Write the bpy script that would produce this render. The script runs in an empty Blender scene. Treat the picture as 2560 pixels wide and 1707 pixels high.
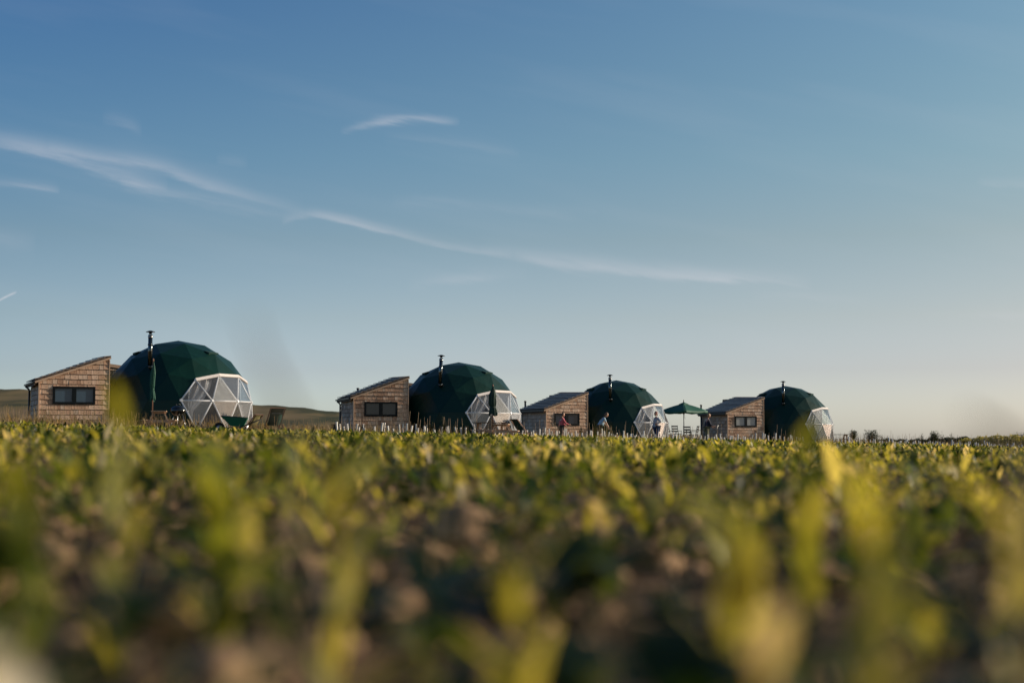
import bpy, bmesh, math, random
import numpy as np
from mathutils import Vector, Matrix

random.seed(7)
rng = np.random.default_rng(7)
sc = bpy.context.scene
R_ = math.radians
F = 3556.0            # focal length in pixels of the 2560 px photograph (50 mm on 36 mm)
H = 0.32              # camera height above the soil
Y0 = 1098.0           # pixel row of the horizon
PITCH = math.atan((Y0 - 853.5) / F)

# ------------------------------------------------------------------ camera
cd = bpy.data.cameras.new('camera')
cam = bpy.data.objects.new('camera', cd)
sc.collection.objects.link(cam)
cam.location = (0, 0, H)
cam.rotation_euler = (math.pi / 2 + PITCH, 0, 0)
cd.lens = 50
cd.sensor_width = 36
cd.clip_start = 0.05
cd.clip_end = 12000
cd.dof.use_dof = True
cd.dof.focus_distance = 66
cd.dof.aperture_fstop = 1.3
sc.camera = cam

# ------------------------------------------------------------------ world
SUN_AZ = 102.5     # degrees from "towards the camera" (-Y) to the right (+X)
SUN_EL = 17.0
w = bpy.data.worlds.new('World')
sc.world = w
w.use_nodes = True
NT = w.node_tree
for n in list(NT.nodes):
    NT.nodes.remove(n)


def nd(nt, kind, **kw):
    n = nt.nodes.new(kind)
    for k, v in kw.items():
        setattr(n, k, v)
    return n


def mth(nt, op, a, b=None, c=None, clamp=False):
    n = nt.nodes.new('ShaderNodeMath')
    n.operation = op
    n.use_clamp = clamp
    for i, v in enumerate((a, b, c)):
        if v is None:
            continue
        if isinstance(v, (int, float)):
            n.inputs[i].default_value = v
        else:
            nt.links.new(v, n.inputs[i])
    return n.outputs[0]


sky = nd(NT, 'ShaderNodeTexSky', sky_type='NISHITA', sun_disc=False)
sky.sun_elevation = R_(SUN_EL)
sky.sun_rotation = R_(180 - SUN_AZ)
sky.altitude = 50
sky.air_density = 1.0
sky.dust_density = 0.9
sky.ozone_density = 1.6
geo = nd(NT, 'ShaderNodeTexCoord')
sep = nd(NT, 'ShaderNodeSeparateXYZ')
NT.links.new(geo.outputs['Generated'], sep.inputs[0])
dx, dy, dz = sep.outputs
dyc = mth(NT, 'MAXIMUM', dy, 0.05)
ca = mth(NT, 'DIVIDE', dx, dyc)      # tangent of the bearing
cb = mth(NT, 'DIVIDE', dz, dyc)      # tangent of the height


def fcurve(nt, x, pts, handle='AUTO'):
    n = nt.nodes.new('ShaderNodeFloatCurve')
    cm = n.mapping.curves[0]
    cm.points[0].location = pts[0]
    cm.points[1].location = pts[-1]
    for p in pts[1:-1]:
        cm.points.new(*p)
    n.mapping.update()
    nt.links.new(x, n.inputs['Value'])
    return n.outputs[0]


def sky_ab(px, py):
    d = (853.5 - py) / F
    c, s = math.cos(PITCH), math.sin(PITCH)
    k = c - d * s
    return ((px - 1280) / F / k, (s + d * c) / k)


# cirrus streaks: points (px, py), half width below, half width above, strength along it
STREAKS = [
    ([(-60, 350), (60, 372), (150, 396), (240, 428), (330, 452), (420, 470)], 9, 24, .62),
    ([(120, 372), (230, 398), (330, 408), (410, 425), (480, 452), (640, 500), (760, 530)], 9, 16, .5),
    ([(300, 452), (420, 486), (520, 506), (660, 530), (740, 548)], 10, 14, .34),
    ([(705, 556), (770, 540), (850, 552), (960, 580), (1060, 606), (1160, 624), (1280, 642)], 5, 12, .95),
    ([(1200, 630), (1290, 642), (1400, 660), (1500, 672), (1620, 688), (1740, 693), (1880, 696), (2030, 710)], 9, 17, .62),
    ([(850, 332), (900, 316), (960, 304), (1030, 298), (1090, 299), (1150, 303)], 8, 8, .62),
    ([(-60, 448), (0, 458), (70, 466), (150, 476)], 7, 9, .45),
    ([(-40, 776), (0, 750), (42, 730)], 2.2, 2.2, 1.6),
    ([(255, 300), (300, 305), (355, 332)], 10, 16, .24),
    ([(540, 398), (571, 401), (620, 405)], 7, 9, .2),
    ([(1020, 722), (1120, 702), (1224, 688), (1320, 684)], 12, 14, .28),
    ([(-60, 590), (0, 600), (90, 612)], 22, 22, .22),
    ([(960, 350), (1060, 352), (1160, 362), (1300, 384)], 12, 12, .16),
    ([(980, 500), (1100, 500), (1300, 520), (1500, 530)], 12, 10, .14),
    ([(1880, 745), (2050, 745), (2180, 752)], 9, 9, .2),
    ([(2440, 452), (2560, 458), (2700, 464)], 8, 8, .26),
    ([(2300, 788), (2460, 790), (2700, 782)], 8, 8, .2),
]
cvec = nd(NT, 'ShaderNodeCombineXYZ')
NT.links.new(mth(NT, 'ADD', mth(NT, 'MULTIPLY', ca, 9), mth(NT, 'MULTIPLY', cb, -10)), cvec.inputs[0])
NT.links.new(mth(NT, 'MULTIPLY', mth(NT, 'ADD', cb, mth(NT, 'MULTIPLY', ca, .22)), 75), cvec.inputs[1])
nz = nd(NT, 'ShaderNodeTexNoise')
nz.inputs['Scale'].default_value = 1.0
nz.inputs['Detail'].default_value = 6
nz.inputs['Roughness'].default_value = .62
NT.links.new(cvec.outputs[0], nz.inputs['Vector'])
wisp = mth(NT, 'MULTIPLY_ADD', nz.outputs[0], 3.0, -.95, clamp=True)
wob = mth(NT, 'MULTIPLY', mth(NT, 'SUBTRACT', nz.outputs[0], .5), 26 / F * 2)
total = None
for pts, wl, wu, st in STREAKS:
    ab = [sky_ab(*p) for p in pts]
    a0, a1 = ab[0][0], ab[-1][0]
    b0 = min(p[1] for p in ab) - .01
    b1 = max(p[1] for p in ab) + .01
    t = mth(NT, 'DIVIDE', mth(NT, 'SUBTRACT', ca, a0), a1 - a0)
    tc = mth(NT, 'MINIMUM', mth(NT, 'MAXIMUM', t, 0), 1)
    cy = fcurve(NT, tc, [((p[0] - a0) / (a1 - a0), (p[1] - b0) / (b1 - b0)) for p in ab])
    c_ = mth(NT, 'MULTIPLY_ADD', cy, b1 - b0, b0)
    dist = mth(NT, 'ADD', mth(NT, 'SUBTRACT', cb, c_), wob if wl > 4 else 0.0)
    lo = mth(NT, 'DIVIDE', mth(NT, 'MINIMUM', dist, 0), wl * 1.25 / F)
    up = mth(NT, 'DIVIDE', mth(NT, 'MAXIMUM', dist, 0), wu * 1.4 / F)
    q = mth(NT, 'ADD', mth(NT, 'MULTIPLY', lo, lo), mth(NT, 'MULTIPLY', up, up))
    g = mth(NT, 'EXPONENT', mth(NT, 'MULTIPLY', q, -1))
    ends = mth(NT, 'MULTIPLY', t, mth(NT, 'SUBTRACT', 1, t))
    ends = mth(NT, 'POWER', mth(NT, 'MULTIPLY', mth(NT, 'MAXIMUM', ends, 0), 4), .6, clamp=True)
    v = mth(NT, 'MULTIPLY', mth(NT, 'MULTIPLY', g, ends), st)
    total = v if total is None else mth(NT, 'ADD', total, v)
veil = nd(NT, 'ShaderNodeTexNoise')
veil.inputs['Scale'].default_value = .35
veil.inputs['Detail'].default_value = 5
NT.links.new(cvec.outputs[0], veil.inputs['Vector'])
veilf = mth(NT, 'MULTIPLY', mth(NT, 'MULTIPLY_ADD', veil.outputs[0], 2.2, -1.05, clamp=True), .13)
cover = mth(NT, 'ADD', mth(NT, 'MULTIPLY', total, mth(NT, 'MULTIPLY_ADD', wisp, .75, .3)), veilf)
cover = mth(NT, 'MULTIPLY', cover, mth(NT, 'MULTIPLY_ADD', veil.outputs[0], 3.6, -1.1, clamp=True))
front = mth(NT, 'GREATER_THAN', dy, 0.06)
cover = mth(NT, 'MULTIPLY', mth(NT, 'MULTIPLY', cover, front), .58, clamp=True)
# grade of the clear sky
grade = nd(NT, 'ShaderNodeMix', data_type='RGBA', blend_type='MULTIPLY')
grade.inputs[0].default_value = 1
NT.links.new(sky.outputs[0], grade.inputs[6])
# humid air: paler and less yellow low down, clearer blue higher up, warmer towards the sun
ramp = nd(NT, 'ShaderNodeValToRGB')
GR = [(.008, (1.84, 2.14, 3.0)), (.048, (1.43, 1.48, 1.98)), (.084, (1.35, 1.34, 1.54)), (.139, (1.15, 1.20, 1.25)), (.194, (.98, 1.19, 1.26)),
      (.247, (.87, 1.14, 1.26)), (.296, (.80, 1.10, 1.28)), (.40, (.86, 1.0, 1.12))]
el = ramp.color_ramp.elements
while len(el) < len(GR):
    el.new(.5)
for e, (p, c) in zip(el, GR):
    e.position = p * 2.5
    e.color = (c[0] / 3, c[1] / 3, c[2] / 3, 1)
NT.links.new(mth(NT, 'MULTIPLY', dz, 2.5, clamp=True), ramp.inputs[0])
dxc = mth(NT, 'MINIMUM', mth(NT, 'MAXIMUM', dx, -.6), .6)
sunw = nd(NT, 'ShaderNodeCombineXYZ')
away = mth(NT, 'MULTIPLY', mth(NT, 'MULTIPLY', dx, -2.65, clamp=True), mth(NT, 'MULTIPLY_ADD', dz, -3.3, 1.0, clamp=True))
for i_, (k0, k1) in enumerate(((-.58, 5.1), (-.7, 4.0), (-.70, 2.2))):
    kk = mth(NT, 'MULTIPLY_ADD', mth(NT, 'MINIMUM', mth(NT, 'MAXIMUM', dz, 0), .3), 3 * k1, 3 * k0)
    kk = mth(NT, 'ADD', kk, mth(NT, 'MULTIPLY', away, 2.6))
    NT.links.new(mth(NT, 'MULTIPLY_ADD', dxc, kk, 3.0), sunw.inputs[i_])
tint_ = nd(NT, 'ShaderNodeVectorMath', operation='MULTIPLY')
NT.links.new(ramp.outputs[0], tint_.inputs[0])
NT.links.new(sunw.outputs[0], tint_.inputs[1])
NT.links.new(tint_.outputs[0], grade.inputs[7])
cmix = nd(NT, 'ShaderNodeMix', data_type='RGBA')
NT.links.new(cover, cmix.inputs[0])
NT.links.new(grade.outputs[2], cmix.inputs[6])
cmix.inputs[7].default_value = (8.2, 8.1, 8.6, 1)
bg = nd(NT, 'ShaderNodeBackground')
bg.inputs[1].default_value = 0.085
NT.links.new(cmix.outputs[2], bg.inputs[0])
wo = nd(NT, 'ShaderNodeOutputWorld')
NT.links.new(bg.outputs[0], wo.inputs[0])

# ------------------------------------------------------------------ sun
sl = bpy.data.lights.new('sun', 'SUN')
sl.energy = 5.0
sl.angle = R_(0.55)
sl.color = (1.0, .86, .70)
so = bpy.data.objects.new('sun', sl)
sc.collection.objects.link(so)
e_, a_ = R_(SUN_EL), R_(SUN_AZ)
S = Vector((math.sin(a_) * math.cos(e_), -math.cos(a_) * math.cos(e_), math.sin(e_)))
so.rotation_euler = S.to_track_quat('Z', 'Y').to_euler()
so.location = (60, 20, 40)

sc.view_settings.view_transform = 'Standard'
sc.view_settings.look = 'None'
sc.view_settings.exposure = 0.0
sc.view_settings.gamma = 1
sc.view_settings.use_curve_mapping = False
sc.render.engine = 'CYCLES'
sc.cycles.use_denoising = True
sc.cycles.max_bounces = 8
sc.cycles.transparent_max_bounces = 16

# ================================================================== helpers


def link(o, parent=None):
    sc.collection.objects.link(o)
    if parent is not None:
        o.parent = parent
    return o


def tag(o, label=None, cat=None, group=None, kind=None):
    if label:
        o['label'] = label
    if cat:
        o['category'] = cat
    if group:
        o['group'] = group
    if kind:
        o['kind'] = kind
    return o


def thing(name, loc, rz, label, cat, group=None):
    o = bpy.data.objects.new(name, None)
    o.empty_display_size = .2
    o.location = loc
    o.rotation_euler = (0, 0, rz)
    link(o)
    return tag(o, label, cat, group)


def mesh_obj(name, bm, mat, parent=None, smooth=False):
    me = bpy.data.meshes.new(name)
    bm.normal_update()
    bm.to_mesh(me)
    bm.free()
    if smooth:
        for p in me.polygons:
            p.use_smooth = True
    if mat is not None:
        me.materials.append(mat)
    return link(bpy.data.objects.new(name, me), parent)


def pydata(name, v, f, mat, parent=None):
    me = bpy.data.meshes.new(name)
    me.from_pydata(v, [], f)
    me.materials.append(mat)
    return link(bpy.data.objects.new(name, me), parent)


def box(bm, c, s, rot=None):
    r = bmesh.ops.create_cube(bm, size=1)
    vs = r['verts']
    for v in vs:
        v.co = Vector((v.co.x * s[0], v.co.y * s[1], v.co.z * s[2]))
        if rot is not None:
            v.co = rot @ v.co
        v.co += Vector(c)
    return vs


def bar(bm, p, q, r1, r2=None, seg=8, cap=True):
    p, q = Vector(p), Vector(q)
    if r2 is None:
        r2 = r1
    d = q - p
    L = d.length
    if L < 1e-6:
        return
    m = Matrix.Translation((p + q) / 2) @ d.to_track_quat('Z', 'Y').to_matrix().to_4x4()
    bmesh.ops.create_cone(bm, cap_ends=cap, segments=seg, radius1=r1, radius2=r2, depth=L, matrix=m)


def beam(bm, p, q, wd, ht, up=(0, 0, 1)):
    """rectangular bar from p to q"""
    p, q = Vector(p), Vector(q)
    d = (q - p)
    L = d.length
    y = d.normalized()
    x = y.cross(Vector(up)).normalized()
    z = x.cross(y)
    rot = Matrix((x, y, z)).transposed()
    return box(bm, (p + q) / 2, (wd, L, ht), rot)


def path_tube(bm, pts, r, seg=8):
    for a, b in zip(pts[:-1], pts[1:]):
        bar(bm, a, b, r, r, seg)


def lathe(bm, prof, seg=24, c=(0, 0, 0)):
    rings = []
    for r, z in prof:
        rings.append([bm.verts.new((c[0] + r * math.cos(2 * math.pi * i / seg), c[1] + r * math.sin(2 * math.pi * i / seg), c[2] + z)) for i in range(seg)])
    for a, b in zip(rings[:-1], rings[1:]):
        for i in range(seg):
            bm.faces.new((a[i], a[(i + 1) % seg], b[(i + 1) % seg], b[i]))
    return rings


def copy_tree(o, parent=None):
    c = o.copy()
    sc.collection.objects.link(c)
    c.parent = parent
    for ch in o.children:
        copy_tree(ch, c)
    return c


# ------------------------------------------------------------------ materials
def material(name):
    m = bpy.data.materials.new(name)
    m.use_nodes = True
    return m, m.node_tree, m.node_tree.nodes['Principled BSDF']


def plain(name, col, rough=.6, metal=0.0, noise=.18, scale=8.0, bump=0.0, coat=0.0, stretch=(1, 1, 1), rnd=.0, spec=.5, sheen=0.0):
    """colour broken up by noise, optional random brightness for each object"""
    m, nt, b = material(name)
    tc = nd(nt, 'ShaderNodeTexCoord')
    mp = nd(nt, 'ShaderNodeMapping')
    mp.inputs['Scale'].default_value = stretch
    nt.links.new(tc.outputs['Object'], mp.inputs[0])
    n = nd(nt, 'ShaderNodeTexNoise')
    n.inputs['Scale'].default_value = scale
    n.inputs['Detail'].default_value = 5
    nt.links.new(mp.outputs[0], n.inputs['Vector'])
    val = mth(nt, 'MULTIPLY_ADD', n.outputs[0], 2 * noise, 1 - noise)
    if rnd:
        oi = nd(nt, 'ShaderNodeObjectInfo')
        val = mth(nt, 'MULTIPLY', val, mth(nt, 'MULTIPLY_ADD', oi.outputs['Random'], 2 * rnd, 1 - rnd))
    mx = nd(nt, 'ShaderNodeVectorMath', operation='SCALE')
    mx.inputs[0].default_value = col
    nt.links.new(val, mx.inputs['Scale'])
    nt.links.new(mx.outputs[0], b.inputs['Base Color'])
    b.inputs['Roughness'].default_value = rough
    b.inputs['Metallic'].default_value = metal
    b.inputs['Coat Weight'].default_value = coat
    b.inputs['Specular IOR Level'].default_value = spec
    if bump:
        bp = nd(nt, 'ShaderNodeBump')
        bp.inputs['Strength'].default_value = bump
        bp.inputs['Distance'].default_value = .02
        nt.links.new(n.outputs[0], bp.inputs['Height'])
        nt.links.new(bp.outputs[0], b.inputs['Normal'])
    return m


def leafy(name, stops, trans=.45, rough=.5, gain=1.5, spec=.4):
    """colour from the per-leaf attribute 'tint'; light passes through"""
    m, nt, b = material(name)
    at = nd(nt, 'ShaderNodeAttribute', attribute_name='tint')
    rp = nd(nt, 'ShaderNodeValToRGB')
    el = rp.color_ramp.elements
    while len(el) < len(stops):
        el.new(.5)
    for e, (p, c) in zip(el, stops):
        e.position = p
        e.color = (*c, 1)
    nt.links.new(at.outputs['Fac'], rp.inputs[0])
    nt.links.new(rp.outputs[0], b.inputs['Base Color'])
    b.inputs['Roughness'].default_value = rough
    b.inputs['Specular IOR Level'].default_value = spec
    tr = nd(nt, 'ShaderNodeBsdfTranslucent')
    sm = nd(nt, 'ShaderNodeVectorMath', operation='MULTIPLY')
    nt.links.new(rp.outputs[0], sm.inputs[0])
    sm.inputs[1].default_value = (gain * 1.15, gain, gain * .45)
    nt.links.new(sm.outputs[0], tr.inputs[0])
    mx = nd(nt, 'ShaderNodeMixShader')
    mx.inputs[0].default_value = trans
    nt.links.new(b.outputs[0], mx.inputs[1])
    nt.links.new(tr.outputs[0], mx.inputs[2])
    out = nt.nodes['Material Output']
    nt.links.new(mx.outputs[0], out.inputs[0])
    return m


M = {}
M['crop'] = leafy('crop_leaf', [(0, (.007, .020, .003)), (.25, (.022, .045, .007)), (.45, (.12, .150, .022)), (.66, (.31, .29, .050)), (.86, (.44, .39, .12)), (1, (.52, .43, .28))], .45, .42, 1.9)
M['grass'] = leafy('grass_blade', [(0, (.03, .055, .012)), (.4, (.09, .10, .025)), (.7, (.24, .18, .08)), (1, (.42, .30, .19))], .35, .6, 1.2, .25)
M['bush'] = leafy('bush_leaf', [(0, (.012, .022, .006)), (.6, (.035, .05, .012)), (1, (.10, .10, .025))], .3, .5, 1.2)
M['twig'] = plain('twig', (.06, .045, .03), .8)
M['drystalk'] = plain('dry_stalk', (.34, .22, .13), .8)


def shingle_mat():
    m, nt, b = material('cedar_shingle')
    oi = nd(nt, 'ShaderNodeObjectInfo')
    rp = nd(nt, 'ShaderNodeValToRGB')
    st = [(0, (.32, .175, .105)), (.2, (.46, .275, .175)), (.55, (.54, .34, .22)), (.8, (.63, .43, .30)), (1, (.46, .34, .25))]
    el = rp.color_ramp.elements
    while len(el) < len(st):
        el.new(.5)
    for e, (p, c) in zip(el, st):
        e.position = p
        e.color = (*c, 1)
    nt.links.new(oi.outputs['Random'], rp.inputs[0])
    tc = nd(nt, 'ShaderNodeTexCoord')
    mp = nd(nt, 'ShaderNodeMapping')
    mp.inputs['Scale'].default_value = (60, 60, 5)
    nt.links.new(tc.outputs['Object'], mp.inputs[0])
    n = nd(nt, 'ShaderNodeTexNoise')
    n.inputs['Scale'].default_value = 1
    n.inputs['Detail'].default_value = 4
    nt.links.new(mp.outputs[0], n.inputs['Vector'])
    k = nd(nt, 'ShaderNodeTexVoronoi')
    k.inputs['Scale'].default_value = 6.5
    nt.links.new(tc.outputs['Object'], k.inputs['Vector'])
    knot = mth(nt, 'MULTIPLY_ADD', mth(nt, 'LESS_THAN', k.outputs['Distance'], .17), -.45, 1)
    w_ = nd(nt, 'ShaderNodeTexNoise')
    w_.inputs['Scale'].default_value = 1.3
    nt.links.new(tc.outputs['Object'], w_.inputs['Vector'])
    f = mth(nt, 'MULTIPLY', mth(nt, 'MULTIPLY_ADD', n.outputs[0], 1.3, .38), knot)
    f = mth(nt, 'MULTIPLY', f, mth(nt, 'MULTIPLY_ADD', w_.outputs[0], .6, .7))
    mx = nd(nt, 'ShaderNodeVectorMath', operation='SCALE')
    nt.links.new(rp.outputs[0], mx.inputs[0])
    nt.links.new(f, mx.inputs['Scale'])
    nt.links.new(mx.outputs[0], b.inputs['Base Color'])
    b.inputs['Roughness'].default_value = .75
    bp = nd(nt, 'ShaderNodeBump')
    bp.inputs['Strength'].default_value = .4
    bp.inputs['Distance'].default_value = .006
    nt.links.new(n.outputs[0], bp.inputs['Height'])
    nt.links.new(bp.outputs[0], b.inputs['Normal'])
    return m


M['shingle'] = shingle_mat()
M['timber'] = plain('bare_timber', (.56, .37, .24), .7, noise=.3, scale=6, stretch=(1, 1, 8))
M['dark_timber'] = plain('dark_timber', (.10, .065, .045), .75, noise=.3, scale=9)
M['roof'] = plain('roof_board', (.44, .36, .31), .85, noise=.35, scale=3, stretch=(3, .6, 3), rnd=.2, bump=.3, spec=.15)
M['black'] = plain('black_plastic', (.012, .016, .018), .35, noise=.1)
M['windowframe'] = plain('window_frame', (.006, .009, .011), .55, noise=.1, spec=.15)
M['steel'] = plain('flue_steel', (.10, .115, .12), .16, metal=1.0, noise=.12, scale=4)
M['white'] = plain('white_tube', (.78, .78, .78), .4, noise=.05)
M['whiteband'] = plain('white_band', (.66, .60, .56), .5, noise=.15, scale=5)
M['guard'] = plain('guard_plastic', (.74, .71, .64), .6, noise=.2, scale=12, rnd=.25)
M['cane'] = plain('bamboo_cane', (.36, .24, .13), .7, noise=.25, scale=12)
M['parasol'] = plain('parasol_canvas', (.008, .085, .052), .65, noise=.15, scale=6)
M['parasol_dark'] = plain('parasol_canvas_dark', (.006, .035, .020), .7, noise=.2, scale=6)
M['sling'] = plain('green_sling', (.008, .045, .035), .7, noise=.15)
M['olive'] = plain('olive_sling', (.17, .15, .06), .75, noise=.2)
M['enamel'] = plain('black_enamel', (.006, .007, .008), .12, noise=.05, coat=.6)
M['alu'] = plain('aluminium', (.5, .5, .5), .3, metal=1)
M['barrow'] = plain('green_tray', (.006, .12, .075), .35, noise=.15)
M['rubber'] = plain('rubber', (.015, .015, .015), .8)
M['floor'] = plain('dome_floor', (.22, .15, .10), .7, noise=.2)
M['cloth'] = plain('white_cloth', (.75, .75, .76), .8, noise=.06)


def pvc(name, col, rough, sheer=0.0):
    m, nt, b = material(name)
    tc = nd(nt, 'ShaderNodeTexCoord')
    n = nd(nt, 'ShaderNodeTexNoise')
    n.inputs['Scale'].default_value = 1.6
    n.inputs['Detail'].default_value = 3
    n.inputs['Distortion'].default_value = .8
    nt.links.new(tc.outputs['Object'], n.inputs['Vector'])
    n2 = nd(nt, 'ShaderNodeTexNoise')
    n2.inputs['Scale'].default_value = .9
    nt.links.new(tc.outputs['Object'], n2.inputs['Vector'])
    mx = nd(nt, 'ShaderNodeVectorMath', operation='SCALE')
    mx.inputs[0].default_value = col
    nt.links.new(mth(nt, 'MULTIPLY_ADD', n2.outputs[0], .6, .7), mx.inputs['Scale'])
    nt.links.new(mx.outputs[0], b.inputs['Base Color'])
    b.inputs['Roughness'].default_value = rough
    bp = nd(nt, 'ShaderNodeBump')
    bp.inputs['Strength'].default_value = .35
    bp.inputs['Distance'].default_value = .06
    nt.links.new(n.outputs[0], bp.inputs['Height'])
    nt.links.new(bp.outputs[0], b.inputs['Normal'])
    return m


M['cover'] = pvc('green_pvc', (.0012, .025, .017), .42)
M['cover'].node_tree.nodes['Principled BSDF'].inputs['Specular IOR Level'].default_value = .28


def clear_mat(name, haze, col):
    m, nt, b = material(name)
    out = nt.nodes['Material Output']
    tp = nd(nt, 'ShaderNodeBsdfTransparent')
    tp.inputs[0].default_value = (.93, .94, .96, 1)
    gl = nd(nt, 'ShaderNodeBsdfGlossy')
    gl.inputs['Roughness'].default_value = .06
    df = nd(nt, 'ShaderNodeBsdfDiffuse')
    df.inputs[0].default_value = (*col, 1)
    tl = nd(nt, 'ShaderNodeBsdfTranslucent')
    tl.inputs[0].default_value = (*col, 1)
    tc = nd(nt, 'ShaderNodeTexCoord')
    n = nd(nt, 'ShaderNodeTexNoise')
    n.inputs['Scale'].default_value = 2.2
    n.inputs['Detail'].default_value = 5
    nt.links.new(tc.outputs['Object'], n.inputs['Vector'])
    bp = nd(nt, 'ShaderNodeBump')
    bp.inputs['Strength'].default_value = .25
    bp.inputs['Distance'].default_value = .03
    nt.links.new(n.outputs[0], bp.inputs['Height'])
    nt.links.new(bp.outputs[0], gl.inputs['Normal'])
    mm = nd(nt, 'ShaderNodeMixShader')
    mm.inputs[0].default_value = .5
    nt.links.new(df.outputs[0], mm.inputs[1])
    nt.links.new(tl.outputs[0], mm.inputs[2])
    m1 = nd(nt, 'ShaderNodeMixShader')
    nt.links.new(mth(nt, 'MULTIPLY', mth(nt, 'MULTIPLY_ADD', n.outputs[0], 1.0, .5), haze), m1.inputs[0])
    nt.links.new(tp.outputs[0], m1.inputs[1])
    nt.links.new(mm.outputs[0], m1.inputs[2])
    fr = nd(nt, 'ShaderNodeFresnel')
    fr.inputs[0].default_value = 1.45
    m2 = nd(nt, 'ShaderNodeMixShader')
    nt.links.new(mth(nt, 'MULTIPLY_ADD', fr.outputs[0], .5, .015), m2.inputs[0])
    nt.links.new(m1.outputs[0], m2.inputs[1])
    nt.links.new(gl.outputs[0], m2.inputs[2])
    nt.links.new(m2.outputs[0], out.inputs[0])
    nt.nodes.remove(b)
    return m


M['clear'] = clear_mat('clear_pvc', .065, (.72, .72, .74))
M['frosted'] = clear_mat('frosted_pvc', .18, (.70, .71, .72))
M['curtain'] = clear_mat('sheer_curtain', .7, (.85, .84, .84))


def glass_mat(name, col):
    m, nt, b = material(name)
    b.inputs['Base Color'].default_value = (*col, 1)
    b.inputs['Roughness'].default_value = .06
    b.inputs['Specular IOR Level'].default_value = .55
    return m


def ground_mat():
    m, nt, b = material('field_soil')
    tc = nd(nt, 'ShaderNodeTexCoord')
    n = nd(nt, 'ShaderNodeTexNoise')
    n.inputs['Scale'].default_value = 7
    n.inputs['Detail'].default_value = 8
    n.inputs['Roughness'].default_value = .65
    nt.links.new(tc.outputs['Object'], n.inputs['Vector'])
    n2 = nd(nt, 'ShaderNodeTexNoise')
    n2.inputs['Scale'].default_value = .35
    n2.inputs['Detail'].default_value = 4
    nt.links.new(tc.outputs['Object'], n2.inputs['Vector'])
    rp = nd(nt, 'ShaderNodeValToRGB')
    rp.color_ramp.elements[0].position = .3
    rp.color_ramp.elements[0].color = (.022, .014, .008, 1)
    rp.color_ramp.elements[1].position = .75
    rp.color_ramp.elements[1].color = (.16, .10, .06, 1)
    nt.links.new(n.outputs[0], rp.inputs[0])
    gr = nd(nt, 'ShaderNodeValToRGB')
    gr.color_ramp.elements[0].position = .3
    gr.color_ramp.elements[0].color = (.05, .06, .018, 1)
    gr.color_ramp.elements[1].position = .7
    gr.color_ramp.elements[1].color = (.20, .15, .07, 1)
    nt.links.new(n2.outputs[0], gr.inputs[0])
    sx = nd(nt, 'ShaderNodeSeparateXYZ')
    nt.links.new(tc.outputs['Object'], sx.inputs[0])
    fy = mth(nt, 'SUBTRACT', sx.outputs[1], mth(nt, 'MULTIPLY', sx.outputs[0], 1.115))
    fac = mth(nt, 'MULTIPLY_ADD', fy, 1 / 8, -59 / 8, clamp=True)
    mx = nd(nt, 'ShaderNodeMix', data_type='RGBA')
    nt.links.new(fac, mx.inputs[0])
    nt.links.new(rp.outputs[0], mx.inputs[6])
    nt.links.new(gr.outputs[0], mx.inputs[7])
    nt.links.new(mx.outputs[2], b.inputs['Base Color'])
    b.inputs['Roughness'].default_value = .95
    b.inputs['Specular IOR Level'].default_value = .1
    bp = nd(nt, 'ShaderNodeBump')
    bp.inputs['Strength'].default_value = .9
    bp.inputs['Distance'].default_value = .03
    nt.links.new(n.outputs[0], bp.inputs['Height'])
    nt.links.new(bp.outputs[0], b.inputs['Normal'])
    return m


M['soil'] = ground_mat()
M['clod'] = plain('clod', (.31, .20, .115), .95, noise=.35, scale=14, bump=.6, spec=.1)


def hill_mat():
    m, nt, b = material('heath')
    tc = nd(nt, 'ShaderNodeTexCoord')
    mp = nd(nt, 'ShaderNodeMapping')
    mp.inputs['Scale'].default_value = (.018, .004, .09)
    nt.links.new(tc.outputs['Object'], mp.inputs[0])
    n = nd(nt, 'ShaderNodeTexNoise')
    n.inputs['Scale'].default_value = 1.6
    n.inputs['Detail'].default_value = 6
    nt.links.new(mp.outputs[0], n.inputs['Vector'])
    rp = nd(nt, 'ShaderNodeValToRGB')
    el = rp.color_ramp.elements
    el.new(.5)
    el[0].position, el[0].color = .38, (.045, .052, .028, 1)
    el[1].position, el[1].color = .47, (.14, .11, .055, 1)
    el[2].position, el[2].color = .7, (.22, .155, .09, 1)
    nt.links.new(n.outputs[0], rp.inputs[0])
    nt.links.new(rp.outputs[0], b.inputs['Base Color'])
    b.inputs['Roughness'].default_value = .95
    b.inputs['Specular IOR Level'].default_value = .1
    return m


M['heath'] = hill_mat()

# ================================================================== terrain
UNITS = [  # dome centre x, y, turn, base height (world z)
    (-13.28, 56.47, R_(2.6), .66),
    (-2.53, 67.58, R_(-4.4), .40),
    (5.98, 81.54, R_(2.1), .13),
    (17.33, 90.11, R_(-.3), .12),
]
ALPHA, BETA = .00623, .02507


def _plane(x, y):
    yy = np.minimum(y, 130.)
    xx = np.clip(x, -45, 60)
    return ALPHA * yy - BETA * xx


_ctrl = [(u[0] - 1.2, u[1] - 1.5, u[3] - .03) for u in UNITS] + [(27, 88, -.42), (36, 104, -.5), (44, 128, -.6)]
_A = np.array([[math.exp(-((a[0] - b[0])**2 + (a[1] - b[1])**2) / (2 * 7.5**2)) for b in _ctrl] for a in _ctrl])
_r = np.array([c[2] - float(_plane(np.float64(c[0]), np.float64(c[1]))) for c in _ctrl])
_w = np.linalg.solve(_A, _r)


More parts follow.
